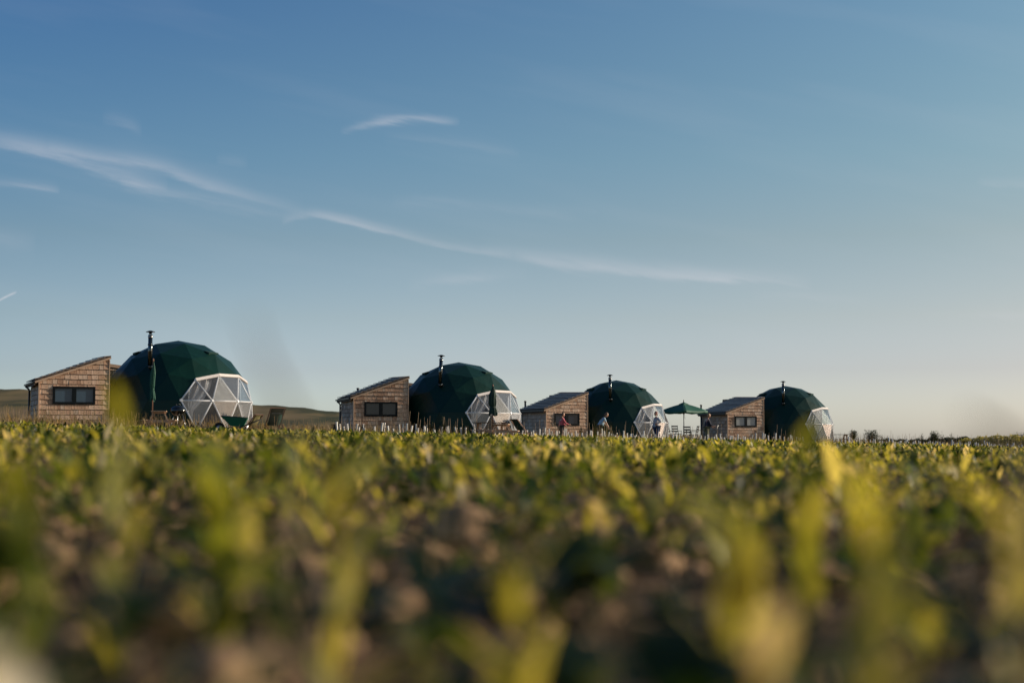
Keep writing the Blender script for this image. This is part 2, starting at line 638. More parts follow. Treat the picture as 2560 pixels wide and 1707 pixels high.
def ground(x, y):
    x = np.asarray(x, dtype=float)
    y = np.asarray(y, dtype=float)
    z = _plane(x, y)
    for c, wt in zip(_ctrl, _w):
        z = z + wt * np.exp(-((x - c[0])**2 + (y - c[1])**2) / (2 * 7.5**2))
    far = np.clip((y - 132) / 120, 0, 1)
    return z - 7.0 * far * far * (3 - 2 * far)


def gz(x, y):
    return float(ground(x, y))


def at(px, Y):
    """x of the point seen at pixel column px and depth Y"""
    return (px - 1280) / F * Y


def zat(py, Y):
    d = (853.5 - py) / F
    c, s = math.cos(PITCH), math.sin(PITCH)
    return H + Y * (s + d * c) / (c - d * s)


def lumps(x, y, amp=1.0):
    return amp * (.018 * np.sin(x * 9.1 + 2.2 * np.sin(y * 5.3)) * np.sin(y * 8.3 + 1.7 * np.sin(x * 6.1)) + .010 * np.sin(x * 23 + y * 11) * np.sin(y * 27 - x * 9))


ys = np.concatenate([np.linspace(-6, .3, 16), np.geomspace(.35, 8, 150)[0:], np.geomspace(8.15, 300, 170)])
ts = np.linspace(-1, 1, 221)
YY, TT = np.meshgrid(ys, ts, indexing='ij')
XX = TT * (3.0 + np.abs(YY) * 1.0)
ZZ = ground(XX, YY) + lumps(XX, YY, 1.0) * np.clip(1 - YY / 30, 0, 1)
ny, nx = YY.shape
verts = np.stack([XX.ravel(), YY.ravel(), ZZ.ravel()], 1)
idx = np.arange(ny * nx).reshape(ny, nx)
quads = np.stack([idx[:-1, :-1].ravel(), idx[:-1, 1:].ravel(), idx[1:, 1:].ravel(), idx[1:, :-1].ravel()], 1)


def fast_mesh(name, v, faces, mat, parent=None, tint=None, smooth=False, quad=True):
    me = bpy.data.meshes.new(name)
    v = np.asarray(v, dtype=np.float32)
    faces = np.asarray(faces, dtype=np.int32)
    k = faces.shape[1]
    me.vertices.add(len(v))
    me.vertices.foreach_set('co', v.ravel())
    me.loops.add(faces.size)
    me.loops.foreach_set('vertex_index', faces.ravel())
    me.polygons.add(len(faces))
    me.polygons.foreach_set('loop_start', np.arange(0, faces.size, k, dtype=np.int32))
    if smooth:
        me.polygons.foreach_set('use_smooth', np.ones(len(faces), dtype=bool))
    if tint is not None:
        a = me.attributes.new('tint', 'FLOAT', 'POINT')
        a.data.foreach_set('value', np.asarray(tint, dtype=np.float32))
    me.materials.append(mat)
    me.update(calc_edges=True)
    me.validate()
    return link(bpy.data.objects.new(name, me), parent)


g_ = fast_mesh('ground', verts, quads, M['soil'], smooth=True)
tag(g_, kind='structure')

# distant low land to the horizon
bm = bmesh.new()
bmesh.ops.create_grid(bm, x_segments=40, y_segments=40, size=6000)
for v in bm.verts:
    v.co.z = -9.0
tag(mesh_obj('land', bm, M['heath']), kind='structure')

# heath hill rising behind the left half
RIDGE = [(-700, 40), (-420, 32), (-252, 25.0), (-237, 24.5), (-180, 21.5), (-128, 17.3), (-107, 16.2), (-99, 15.2), (-85, 13.7), (-50, 9.5), (0, 4), (60, -4), (140, -12)]
rx = np.array([p[0] for p in RIDGE]); rh = np.array([p[1] for p in RIDGE])
gx = np.linspace(-700, 140, 240)
gy = np.linspace(230, 1100, 60)
GY, GX = np.meshgrid(gy, gx, indexing='ij')
hh = np.interp(GX, rx, rh)
up = np.clip((GY - 230) / 470, 0, 1)
up = up**1.25
dn = np.clip((GY - 700) / 400, 0, 1)
GZ = -9 + (hh + 9) * up * (1 - dn * dn) + (1.2 * np.sin(GX * .05 + 2 * np.sin(GY * .021)) * np.sin(GY * .03 + .7)) * up * .6 + .25 * np.sin(GX * .4 + GY * .06) * up
ii = np.arange(GX.size).reshape(GX.shape)
hq = np.stack([ii[:-1, :-1].ravel(), ii[:-1, 1:].ravel(), ii[1:, 1:].ravel(), ii[1:, :-1].ravel()], 1)
tag(fast_mesh('hills', np.stack([GX.ravel(), GY.ravel(), GZ.ravel()], 1), hq, M['heath'], smooth=True), kind='structure')

# ================================================================== geodesic dome
DR = 3.0
ZC = .1874 * DR


def dpos(colat, phi, r=DR):
    return Vector((r * math.sin(colat) * math.sin(phi), -r * math.sin(colat) * math.cos(phi), r * math.cos(colat)))


def geodesic(phi0):
    top = Vector((0, 0, 1))
    upr = [dpos(math.atan(2), phi0 + R_(72 * k), 1) for k in range(5)]
    lwr = [dpos(math.pi - math.atan(2), phi0 + R_(72 * k + 36), 1) for k in range(5)]
    faces = []
    for k in range(5):
        faces.append((top, upr[k], upr[(k + 1) % 5]))
        faces.append((upr[k], lwr[k], upr[(k + 1) % 5]))
        faces.append((upr[(k + 1) % 5], lwr[k], lwr[(k + 1) % 5]))
    tris = []
    n = 3
    for a, b, c in faces:
        def P(i, j):
            return (a * (n - i - j) + b * i + c * j).normalized()
        for i in range(n):
            for j in range(n - i):
                tris.append((P(i, j), P(i + 1, j), P(i, j + 1)))
                if i + j < n - 1:
                    tris.append((P(i + 1, j), P(i + 1, j + 1), P(i, j + 1)))
    out = []
    for t in tris:
        cen = sum(t, Vector()) / 3
        if min(v.z for v in t) < -.30:
            continue
        tt = []
        for v in t:
            z = v.z
            co = math.acos(max(-1, min(1, z)))
            if 70 < math.degrees(co) < 92:
                co = R_(79.2)
            elif math.degrees(co) >= 92:
                co = R_(100.8)
            ph = math.atan2(v.x, -v.y)
            tt.append(dpos(co, ph, DR))
        out.append(tt)
    return out


def phi_of(v):
    return math.degrees(math.atan2(v.x, -v.y)) % 360


def in_bay(t):
    c = (t[0] + t[1] + t[2]) / 3
    lat = math.degrees(math.acos(c.z / c.length))
    ph = phi_of(c)
    return lat > 64 and 17 < ph < 129


TRIS = geodesic(R_(25))


def shrink(t, k):
    c = (t[0] + t[1] + t[2]) / 3
    return [c + (v - c) * k for v in t]


def panel(name, t, thick, off, mat, parent, k=.9985):
    n = (t[1] - t[0]).cross(t[2] - t[0]).normalized()
    c = (t[0] + t[1] + t[2]) / 3
    if n.dot(c) < 0:
        t = [t[0], t[2], t[1]]
        n = -n
    t = shrink(t, k)
    o = [v + n * off for v in t]
    i = [v + n * (off - thick) for v in t]
    vs = [tuple(v + Vector((0, 0, ZC))) for v in o + i]
    return pydata(name, vs, [(0, 1, 2), (5, 4, 3), (0, 3, 4, 1), (1, 4, 5, 2), (2, 5, 3, 0)], mat, parent)


def key(v):
    return (round(v.x, 3), round(v.y, 3), round(v.z, 3))


def make_dome():
    root = thing('geodesic_dome', (0, 0, 0), 0, '', 'dome')
    edges = {}
    cover = bpy.data.objects.new('cover', None)
    # the cover is the weatherproof skin: a continuous inner lining plus its outer fabric panels
    bml = bmesh.new()
    for t in TRIS:
        if in_bay(t):
            continue
        bml.faces.new([bml.verts.new(v * .985 + Vector((0, 0, ZC))) for v in t])
    bmesh.ops.remove_doubles(bml, verts=bml.verts, dist=.002)
    cover = mesh_obj('cover', bml, M['lining'], root)
    for t in TRIS:
        if in_bay(t):
            lats = sorted(v.z for v in t)
            low = min(lats) < -.1
            point_down = low and abs(lats[1] - lats[2]) < .05
            panel('clear_pane', t, .006, .034, M['frosted'] if (low and point_down) else M['clear'], root)
            for a, b in ((0, 1), (1, 2), (2, 0)):
                ka, kb = key(t[a]), key(t[b])
                edges[(min(ka, kb), max(ka, kb))] = (t[a], t[b])
        else:
            panel('fabric_panel', t, .012, .012, M['cover'], cover)
    nodes = {}
    zc = Vector((0, 0, ZC))
    for (a, b) in edges.values():
        if a.z < -.1 and b.z < -.1:
            pass
        top = a.z > 1.2 and b.z > 1.2
        bm = bmesh.new()
        if top:
            na, nb = a.normalized() * .045, b.normalized() * .045
            beam(bm, a + na + zc, b + nb + zc, .035, .12, up=(a + b).normalized().cross(b - a).normalized())
            mesh_obj('edge_band', bm, M['whiteband'], root)
        else:
            bar(bm, a + zc, b + zc, .032, .032, 10)
            mesh_obj('frame_tube', bm, M['white'], root, True)
        for v in (a, b):
            nodes[key(v)] = v
    for v in nodes.values():
        bm = bmesh.new()
        n = v.normalized()
        bar(bm, v + zc - n * .03, v + zc + n * .045, .062, .05, 10)
        mesh_obj('hub_plate', bm, M['white'], root)
    # hems of clear skin at floor
    bm = bmesh.new()
    lathe(bm, [(0, .06), (DR * .965, .06), (DR * .965, 0), (0, 0)], 48)
    mesh_obj('floor_deck', bm, M['floor'], root)
    # flue
    ph = R_(-14)
    fr = .83 * DR
    fx, fy = fr * math.sin(ph), -fr * math.cos(ph)
    zin = ZC + DR * math.cos(math.asin(.79)) - .05
    ztop = ZC + DR + .07
    bm = bmesh.new()
    dirx = Vector((math.sin(ph), -math.cos(ph), 0))
    pts = [Vector((fx, fy, 0)) - dirx * .55 + Vector((0, 0, zin)), Vector((fx, fy, zin)) - dirx * .16, Vector((fx, fy, zin + .10)), Vector((fx, fy, ztop))]
    path_tube(bm, pts, .082, 16)
    flue = mesh_obj('flue', bm, M['steel'], root, True)
    for zz in (zin + .9, ztop - .08):
        bm = bmesh.new()
        lathe(bm, [(.084, -.03), (.094, -.028), (.094, .028), (.084, .03)], 20, (fx, fy, zz))
        mesh_obj('collar', bm, M['alu'] if zz > ztop - .2 else M['steel'], flue, True)
    bm = bmesh.new()
    lathe(bm, [(0, .12), (.05, .115), (.175, .07), (.175, .055), (.06, .045), (.055, -.02), (0, -.02)], 20, (fx, fy, ztop + .04))
    mesh_obj('cowl', bm, M['black'], flue, True)
    # rubber boot where the flue leaves the cover
    bm = bmesh.new()
    bar(bm, pts[0] + (pts[1] - pts[0]) * .35, pts[1], .17, .11, 16)
    mesh_obj('flue_boot', bm, M['rubber'], root, True)
    # little flap vents high on the cover
    for phv in (63, -72, 165):
        c = dpos(R_(32), R_(phv), DR - .045) + zc
        n = dpos(R_(32), R_(phv), 1)
        tx = Vector((math.cos(R_(phv)), math.sin(R_(phv)), 0))
        dn = n.cross(tx).normalized()
        if dn.z > 0:
            dn = -dn
        bm = bmesh.new()
        a, b = c - tx * .30, c + tx * .30
        top_ = [a - dn * .10, b - dn * .10]
        lip = [a + dn * .16 + n * .07, b + dn * .16 + n * .07]
        inn = [a + dn * .16, b + dn * .16]
        vv = [bm.verts.new(p) for p in top_ + lip + inn]
        for f in ((0, 1, 3, 2), (2, 3, 5, 4), (0, 2, 4), (1, 5, 3), (0, 4, 5, 1)):
            bm.faces.new([vv[i] for i in f])
        mesh_obj('vent_flap', bm, M['sling'], root)
    # sheer curtains swagged inside the left panes
    for k, (pa, pb, pz) in enumerate(((20, 47, .9),)):
        bm = bmesh.new()
        nu, nv = 28, 14
        grid = []
        for j in range(nv + 1):
            v = j / nv
            row = []
            for i in range(nu + 1):
                u = i / nu
                phi = pa + (pb - pa) * u * (1 - .86 * math.sin(min(1, v * 1.25) * math.pi / 2) ** 1.6)
                rad = DR * (.90 - .03 * v) + .06 * math.sin(u * 19 + v * 1.5)
                z = ZC + 1.45 - 1.5 * v - .55 * u * v * (1 - v) * 2.2
                row.append(bm.verts.new((rad * math.sin(R_(phi)) * (.80 + .17 * v), -rad * math.cos(R_(phi)) * (.80 + .17 * v), z)))
            grid.append(row)
        for j in range(nv):
            for i in range(nu):
                bm.faces.new((grid[j][i], grid[j][i + 1], grid[j + 1][i + 1], grid[j + 1][i]))
        mesh_obj('curtain', bm, M['curtain'], root, True)
    # door posts in the bay, at the middle of the panes
    return root


M['lining'] = plain('dark_lining', (.022, .022, .028), .8, noise=.1)

ORD = ['first', 'second', 'third', 'fourth']
DOME_L = ['largest green geodesic dome, beside the kettle barbecue and wheelbarrow',
          'green geodesic dome with a closed parasol and picnic table before its clear panes',
          'green geodesic dome with the man in a light blue shirt bending before it',
          'smallest green geodesic dome, farthest of the four, with the open field beyond it']
dome0 = make_dome()
domes = [dome0] + [copy_tree(dome0) for _ in range(3)]
for d, u, lab in zip(domes, UNITS, DOME_L):
    d.location = (u[0], u[1], u[3])
    d.rotation_euler = (0, 0, u[2])
    tag(d, lab, 'dome', 'green geodesic domes in a row')
    tiltf = {0: 0.0, 1: R_(2.6), 2: R_(-.6), 3: R_(.4)}[domes.index(d)]
    for ch in d.children:
        if ch.name.startswith('flue') and 'boot' not in ch.name:
            pv = Vector((.8 * DR * math.sin(R_(-14)), -.8 * DR * math.cos(R_(-14)), 2.2))
            ch.matrix_local = Matrix.Translation(pv) @ Matrix.Rotation(tiltf, 4, 'Y') @ Matrix.Translation(-pv)

# ================================================================== cabins
CW, CL, CTH = 2.474, 3.334, .368
HL, HR_, BACKUP = 1.83, 2.70, .10
ROWH = .187


def roofline(x):
    return HL + (HR_ - HL) * x / CW


def shingle_wall(wall, length, topf, place, hole=None, seed=0, zb=0.0):
    """place(u, z, out) -> Vector; u along the wall, out = distance proud of it"""
    rn = random.Random(seed)
    nrow = int(3.2 / ROWH)
    for r in range(nrow):
        z0 = zb + r * ROWH
        z1 = z0 + ROWH
        u = 0.0
        first = True
        while u < length - .02:
            wd = rn.choice((.09, .12, .15, .17, .2, .24, .29, .34))
            if first:
                wd *= rn.uniform(.4, 1)
                first = False
            u1 = min(length, u + wd)
            if length - u1 < .07:
                u1 = length
            parts = [(u, u1, z0, z1)]
            if hole:
                hx0, hx1, hz0, hz1 = hole
                cut = []
                for (a, b, c, d) in parts:
                    if b <= hx0 or a >= hx1 or d <= hz0 or c >= hz1:
                        cut.append((a, b, c, d))
                    else:
                        if a < hx0:
                            cut.append((a, hx0, c, d))
                        if b > hx1:
                            cut.append((hx1, b, c, d))
                        aa, bb = max(a, hx0), min(b, hx1)
                        if c < hz0:
                            cut.append((aa, bb, c, hz0))
                        if d > hz1:
                            cut.append((aa, bb, hz1, d))
                parts = cut
            for (a, b, c, d) in parts:
                if b - a < .015:
                    continue
                ta, tb = min(d, topf(a)), min(d, topf(b))
                if ta <= c + .01 and tb <= c + .01:
                    continue
                ta, tb = max(ta, c + .002), max(tb, c + .002)
                g = .005
                dj = rn.uniform(.008, .020)
                pr = rn.uniform(.026, .040)
                q = [(a + g, c + dj, pr), (b - g, c + dj, pr), (b - g, tb, .006), (a + g, ta, .006)]
                vs = [tuple(place(*p)) for p in q] + [tuple(place(p[0], p[1], 0.0)) for p in q]
                # local origin at the shingle so that the grain differs from piece to piece
                org = Vector(vs[4])
                o = pydata('shingle', [tuple(Vector(v) - org) for v in vs], [(0, 1, 2, 3), (0, 4, 5, 1), (1, 5, 6, 2), (2, 6, 7, 3), (3, 7, 4, 0)], M['shingle'], wall)
                o.location = org
            u = u1


def make_cabin():
    root = thing('cabin', (0, 0, 0), 0, '', 'cabin')
    def wallmesh(poly, nrm, th=.10):
        bm = bmesh.new()
        n = Vector(nrm)
        f = [bm.verts.new(Vector(p)) for p in poly]
        b = [bm.verts.new(Vector(p) - n * th) for p in poly]
        bm.faces.new(f)
        bm.faces.new(list(reversed(b)))
        k = len(f)
        for i in range(k):
            bm.faces.new((f[i], b[i], b[(i + 1) % k], f[(i + 1) % k]))
        bmesh.ops.recalc_face_normals(bm, faces=bm.faces)
        return mesh_obj('wall', bm, M['dark_timber'], root)
    W = CW
    # front wall in four pieces round the window opening
    hx0, hx1, hz0, hz1 = .19 * W, .80 * W, .965, 1.60
    bm = bmesh.new()
    def quadprism(x0, x1, z0, z1a, z1b):
        f = [(x0, 0, z0), (x1, 0, z0), (x1, 0, z1b), (x0, 0, z1a)]
        a = [bm.verts.new(p) for p in f]
        b = [bm.verts.new((p[0], .10, p[2])) for p in f]
        bm.faces.new(a)
        bm.faces.new(list(reversed(b)))
        for i in range(4):
            bm.faces.new((a[i], b[i], b[(i + 1) % 4], a[(i + 1) % 4]))
    quadprism(0, hx0, -.1, roofline(0), roofline(hx0))
    quadprism(hx1, W, -.1, roofline(hx1), roofline(W))
    quadprism(hx0, hx1, -.1, hz0, hz0)
    quadprism(hx0, hx1, hz1, roofline(hx0), roofline(hx1))
    fw = mesh_obj('wall', bm, M['dark_timber'], root)
    shingle_wall(fw, W, lambda x: roofline(x) - .015, lambda u, z, o: Vector((u, -o - .001, z)), (hx0, hx1, hz0, hz1), 11)
    lw = wallmesh([(0, .101, -.1), (0, CL, -.1), (0, CL, HL), (0, .101, HL)], (-1, 0, 0))
    shingle_wall(lw, CL, lambda x: HL - .01, lambda u, z, o: Vector((-o - .001, CL - u, z)), None, 12)
    wallmesh([(W, .101, -.1), (W, CL, -.1), (W, CL, HR_ + BACKUP), (W, .101, HR_)], (1, 0, 0))
    wallmesh([(.101, CL, -.1), (W - .101, CL, -.1), (W - .101, CL, HR_ + BACKUP - .02), (.101, CL, HL)], (0, 1, 0))
    # corner boards
    bm = bmesh.new()
    box(bm, (-.018, -.018, HL / 2 - .05), (.05, .05, HL - .02))
    mesh_obj('corner_board', bm, M['timber'], root)
    bm = bmesh.new()
    box(bm, (W + .008, -.012, HR_ / 2 - .06), (.03, .06, HR_ - .03))
    mesh_obj('corner_board', bm, M['timber'], root)
    # window
    bm = bmesh.new()
    fw_, fd = .075, .09
    y = -.02
    box(bm, ((hx0 + hx1) / 2, y, hz0 + fw_ / 2), (hx1 - hx0 - .004, fd, fw_))
    box(bm, ((hx0 + hx1) / 2, y, hz1 - fw_ / 2), (hx1 - hx0 - .004, fd, fw_))
    zc = (hz0 + hz1) / 2
    hh_ = hz1 - hz0 - 2 * fw_ - .002
    box(bm, (hx0 + fw_ / 2 + .002, y, zc), (fw_, fd - .004, hh_))
    box(bm, (hx1 - fw_ / 2 - .002, y, zc), (fw_, fd - .004, hh_))
    box(bm, ((hx0 + hx1) / 2, y, zc), (fw_ * 2.0, fd - .006, hh_))
    wf = mesh_obj('window', bm, M['windowframe'], root)
    mid = (hx0 + hx1) / 2
    for a, b in ((hx0 + fw_, mid - fw_), (mid + fw_, hx1 - fw_)):
        bm = bmesh.new()
        box(bm, ((a + b) / 2, -.005, zc), (b - a, .012, hh_))
        mesh_obj('pane', bm, M['glass0'], wf)
    # roof: deck + overlapping courses
    x0, x1 = -.17, W + .05
    ya, yb = -.07, CL + .10
    sl = (HR_ - HL) / CW
    def rz(x, y):
        return HL + sl * x + BACKUP * max(0, y) / CL * max(0, x) / CW + .012
    bm = bmesh.new()
    c = [(x0, ya), (x1, ya), (x1, yb), (x0, yb)]
    tv = [bm.verts.new((x, y, rz(x, y) + .045)) for x, y in c]
    bv = [bm.verts.new((x, y, rz(x, y))) for x, y in c]
    bm.faces.new(tv)
    bm.faces.new(list(reversed(bv)))
    for i in range(4):
        bm.faces.new((bv[i], bv[(i + 1) % 4], tv[(i + 1) % 4], tv[i]))
    roof = mesh_obj('roof', bm, M['dark_timber'], root)
    n = 11
    for i in range(n):
        xa = x0 - .01 + (x1 - x0) * i / n
        xb = x0 + (x1 - x0) * (i + 1) / n + (.04 if i < n - 1 else 0)
        vs = []
        for (x, up_) in ((xa, .118), (xb, .056), (xb, .046), (xa, .090)):
            for y in (ya - .015, yb + .01):
                vs.append((x, y, rz(x, y) + up_))
        pydata('roof_course', vs, [(0, 2, 3, 1), (2, 4, 5, 3), (4, 6, 7, 5), (6, 0, 1, 7), (0, 6, 4, 2), (1, 3, 5, 7)], M['roof'], roof)
    # fascia, soffit, gutter, downpipe on the low side
    bm = bmesh.new()
    box(bm, (x0 - .008, (ya + yb) / 2, HL + sl * x0 - .055), (.03, yb - ya, .15))
    mesh_obj('fascia', bm, M['dark_timber'], root)
    bm = bmesh.new()
    beam(bm, (x0, ya - .016, HL + sl * x0 - .02), (x1, ya - .016, HL + sl * x1 - .02), .022, .07)
    mesh_obj('barge_board', bm, M['timber'], root)
    bm = bmesh.new()
    box(bm, (x0 - .06, (ya + yb) / 2, HL + sl * x0 - .02), (.07, yb - ya + .04, .06))
    gut = mesh_obj('gutter', bm, M['black'], root)
    bm = bmesh.new()
    path_tube(bm, [(x0 - .06, CL - .15, HL - .12), (-.08, CL - .15, HL - .26), (-.08, CL - .15, -.1)], .036, 10)
    mesh_obj('downpipe', bm, M['black'], gut, True)
    # link building at the rear, running towards the dome
    bm = bmesh.new()
    box(bm, (W - .40, CL + .46, 1.1), (1.0, .90, 2.4))
    mesh_obj('rear_wall', bm, M['dark_timber'], root)
    lx0, lx1, ly, lz0, lz1 = W + .11, W + 1.5, CL + .92, 2.76, 2.58
    bm = bmesh.new()
    a = [bm.verts.new(p) for p in ((lx0, ly, -.1), (lx1, ly, -.1), (lx1, ly, lz1), (lx0, ly, lz0))]
    b = [bm.verts.new((v.co.x, ly + 1.0, v.co.z)) for v in a]
    bm.faces.new(a)
    bm.faces.new(list(reversed(b)))
    for i in range(4):
        bm.faces.new((a[i], b[i], b[(i + 1) % 4], a[(i + 1) % 4]))
    ln = mesh_obj('link_wall', bm, M['dark_timber'], root)
    shingle_wall(ln, lx1 - lx0, lambda x: lz0 + (lz1 - lz0) * x / (lx1 - lx0) - .16, lambda u, z, o: Vector((lx0 + u, ly - o - .001, z)), None, 14, zb=1.683)
    bm = bmesh.new()
    beam(bm, (lx0 + .002, ly - .03, lz0 - .06), (lx1 - .002, ly - .03, lz1 - .06), .06, .13)
    mesh_obj('barge_board', bm, M['timber'], root)
    return root


M['glass0'] = glass_mat('window_glass', (.045, .082, .12))
M['glass1'] = glass_mat('window_glass_grey', (.030, .040, .045))
M['glass2'] = glass_mat('window_glass_blue', (.012, .022, .04))
M['glass3'] = glass_mat('window_glass_sky', (.34, .35, .34))  # bright sky in these panes put into the base colour, no blind behind
CAB_L = ['shingled cabin beside the largest dome, with tall dry grass under its window',
         'shingled cabin left of the second dome, with a dark box at its foot',
         'shingled cabin with the woman in a pink top standing before its window',
         'shingled cabin farthest away, with pale window panes and a dark-jacketed person at its corner']
cab0 = make_cabin()
cabs = [cab0] + [copy_tree(cab0) for _ in range(3)]


def loc_in(u, ox, oy):
    c, s = math.cos(u[2]), math.sin(u[2])
    return (u[0] + c * ox - s * oy, u[1] + s * ox + c * oy)


for i, (cb_, u, lab) in enumerate(zip(cabs, UNITS, CAB_L)):
    x, y = loc_in(u, -4.263, -4.037)
    cb_.location = (x, y, u[3])
    cb_.rotation_euler = (0, 0, u[2] + CTH)
    tag(cb_, lab, 'cabin', 'cedar shingled cabins in a row')
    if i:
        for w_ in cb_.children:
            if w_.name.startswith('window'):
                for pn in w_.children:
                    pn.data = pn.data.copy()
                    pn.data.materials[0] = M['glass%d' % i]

# standing vent pipes behind the cabins
for i, u in enumerate(UNITS):
    x, y = loc_in(u, -4.263 + 1.209 * math.cos(CTH) - 5.6 * math.sin(CTH), -4.037 + 1.209 * math.sin(CTH) + 5.6 * math.cos(CTH))
    r = thing('vent_pipe', (x, y, gz(x, y)), 0, ['short dark pipe end just above the roof of the cabin beside the largest dome',
              'dark pipe end above the left roof slope of the cabin with grey window panes',
              'dark upright pipe standing left of the cabin behind the woman in pink',
              'dark upright pipe standing under the right tip of the open parasol'][i], 'pipe', 'upright vent pipes behind the cabins')
    top = u[3] + 2.42 - gz(x, y)
    bm = bmesh.new()
    bar(bm, (0, 0, -.1), (0, 0, top), .055, .055, 12)
    mesh_obj('pipe', bm, M['black'], r, True)
    bm = bmesh.new()
    lathe(bm, [(.056, -.06), (.07, -.05), (.07, .02), (.056, .03)], 12, (0, 0, top - .02))
    mesh_obj('collar', bm, M['black'], r, True)
    bm = bmesh.new()
    box(bm, (.03, 0, top - .95), (.16, .06, .07))
    mesh_obj('bracket', bm, M['black'], r)

# ================================================================== furniture


def picnic_table(x, y, rz, label, scale=1.0, dark=False):
    r = thing('picnic_table', (x, y, gz(x, y)), rz, label, 'table', 'wooden picnic tables')
    r.scale = (scale,) * 3
    L, mt = 1.55, M['timber']
    topm = M['dark_timber'] if dark else M['timber']
    for k in range(5):
        bm = bmesh.new()
        box(bm, (0, -.30 + k * .15, .745), (L, .14, .032))
        mesh_obj('top_plank', bm, topm, r)
    for s in (-1, 1):
        for k in range(2):
            bm = bmesh.new()
            box(bm, (0, s * (.62 + k * .14), .43), (L, .13, .032))
            mesh_obj('seat_plank', bm, mt, r)
    for sx in (-.55, .55):
        for s in (-1, 1):
            bm = bmesh.new()
            beam(bm, (sx, s * .24, .73), (sx, s * .66, 0), .04, .095, up=(1, 0, 0))
            mesh_obj('leg', bm, mt, r)
        bm = bmesh.new()
        beam(bm, (sx + .045, -.76, .39), (sx + .045, .76, .39), .04, .09)
        mesh_obj('seat_bearer', bm, mt, r)
        bm = bmesh.new()
        beam(bm, (sx + .045, -.34, .70), (sx + .045, .34, .70), .04, .07)
        mesh_obj('top_bearer', bm, mt, r)
    return r


def px_thing(px, Y):
    return at(px, Y)


# left one seen on its end, middle ones from the side
pt_ = picnic_table(at(399, 51.2), 51.2, R_(101), 'picnic table with light splayed legs beside the kettle barbecue', .72)
pt_.scale = (.72, .72, 1.0)
picnic_table(at(1228, 62.9), 62.9, R_(12), 'dark-topped picnic table under the closed parasol of the second dome', 1.0, True)
picnic_table(at(1254, 61.8), 61.8, R_(86), 'pale picnic table seen end on before the clear panes of the second dome', .9)
picnic_table(at(2093, 98.5), 98.5, R_(4), 'low picnic table right of the smallest dome', .95, True)


def deck_chair(x, y, rz, label, mat, strip=True, scale=1.0, rise=0):
    r = thing('deck_chair', (x, y, gz(x, y) + rise), rz, label, 'chair', 'sling deck chairs')
    r.scale = (scale,) * 3
    # reclining frame: head at +y/back, feet towards -y
    hd, ft = (.42, 1.02), (-.48, .10)
    for s in (-.29, .29):
        bm = bmesh.new()
        beam(bm, (s, ft[0], ft[1]), (s, hd[0], hd[1]), .03, .045)
        mesh_obj('long_rail', bm, M['deckwood'], r)
        bm = bmesh.new()
        beam(bm, (s * .86, -.42, .38), (s * .86, .52, .02), .028, .04)
        mesh_obj('cross_rail', bm, M['deckwood'], r)
        bm = bmesh.new()
        beam(bm, (s * 1.1, -.05, .42), (s * 1.1, .52, .03), .025, .035)
        mesh_obj('prop', bm, M['deckwood'], r)
    for (yy, zz) in (hd, (-.42, .38)):
        bm = bmesh.new()
        bar(bm, (-.29, yy, zz), (.29, yy, zz), .018, .018, 8)
        mesh_obj('rung', bm, M['deckwood'], r)
    bm = bmesh.new()
    n = 14
    g = []
    for j in range(n + 1):
        t = j / n
        yy = -.42 + (hd[0] + .42) * t
        zz = .38 + (hd[1] - .38) * t - .24 * math.sin(math.pi * min(1, t * 1.15)) * (1 - t * .4)
        g.append([bm.verts.new((s * .255, yy, zz)) for s in (-1, -.33, .33, 1)])
    for a, b in zip(g[:-1], g[1:]):
        for k in range(3):
            bm.faces.new((a[k], a[k + 1], b[k + 1], b[k]))
    sl_ = mesh_obj('sling', bm, mat, r, True)
    sm = sl_.modifiers.new('thick', 'SOLIDIFY')
    sm.thickness = .006
    if strip:
        bm = bmesh.new()
        t = .83
        box(bm, (0, -.42 + (hd[0] + .42) * t - .045, .38 + (hd[1] - .38) * t - .075), (.40, .02, .055))
        mesh_obj('pale_strip', bm, M['stripgrey'], r)
    return r


M['deckwood'] = plain('deck_chair_wood', (.17, .08, .045), .6, noise=.2)
M['stripgrey'] = plain('strip_grey', (.16, .20, .20), .6)
deck_chair(at(687, 55), 55, R_(208), 'dark green deck chair with a grey strip, standing alone before the hill', M['sling'])
deck_chair(at(634, 53.5), 53.5, R_(235), 'small olive deck chair beside the wheelbarrow', M['olive'], False, .72)
deck_chair(at(1301, 66), 66, R_(128), 'dark deck chair on the right of the second dome by the cabin wall', M['sling'], False, .95)

# kettle barbecue
bx = at(446, 51.6)
r = thing('kettle_barbecue', (bx, 51.6, gz(bx, 51.6)), .3, 'black kettle barbecue on bright legs before the largest dome', 'barbecue')
BZ = zat(1026, 51.6) - gz(bx, 51.6)
bm = bmesh.new()
lathe(bm, [(.0, -.20), (.12, -.185), (.21, -.13), (.27, -.05), (.285, 0.0)], 28, (0, 0, BZ))
mesh_obj('bowl', bm, M['enamel'], r, True)
bm = bmesh.new()
lathe(bm, [(.297, -.012), (.297, .015), (.275, .075), (.20, .145), (.10, .175), (0, .182)], 28, (0, 0, BZ))
lid = mesh_obj('lid', bm, M['enamel'], r, True)
bm = bmesh.new()
path_tube(bm, [(-.07, 0, BZ + .175), (-.06, 0, BZ + .235), (.06, 0, BZ + .235), (.07, 0, BZ + .175)], .018, 8)
mesh_obj('lid_handle', bm, M['black'], lid, True)
for k in range(3):
    a = R_(90 + 120 * k)
    bm = bmesh.new()
    bar(bm, (.17 * math.cos(a), .17 * math.sin(a), BZ - .13), (.36 * math.cos(a), .36 * math.sin(a), 0), .014, .014, 8)
    mesh_obj('leg', bm, M['alu'], r, True)
bm = bmesh.new()
lathe(bm, [(0, 0), (.17, .02), (.18, .03), (0, .015)], 20, (0, 0, .25))
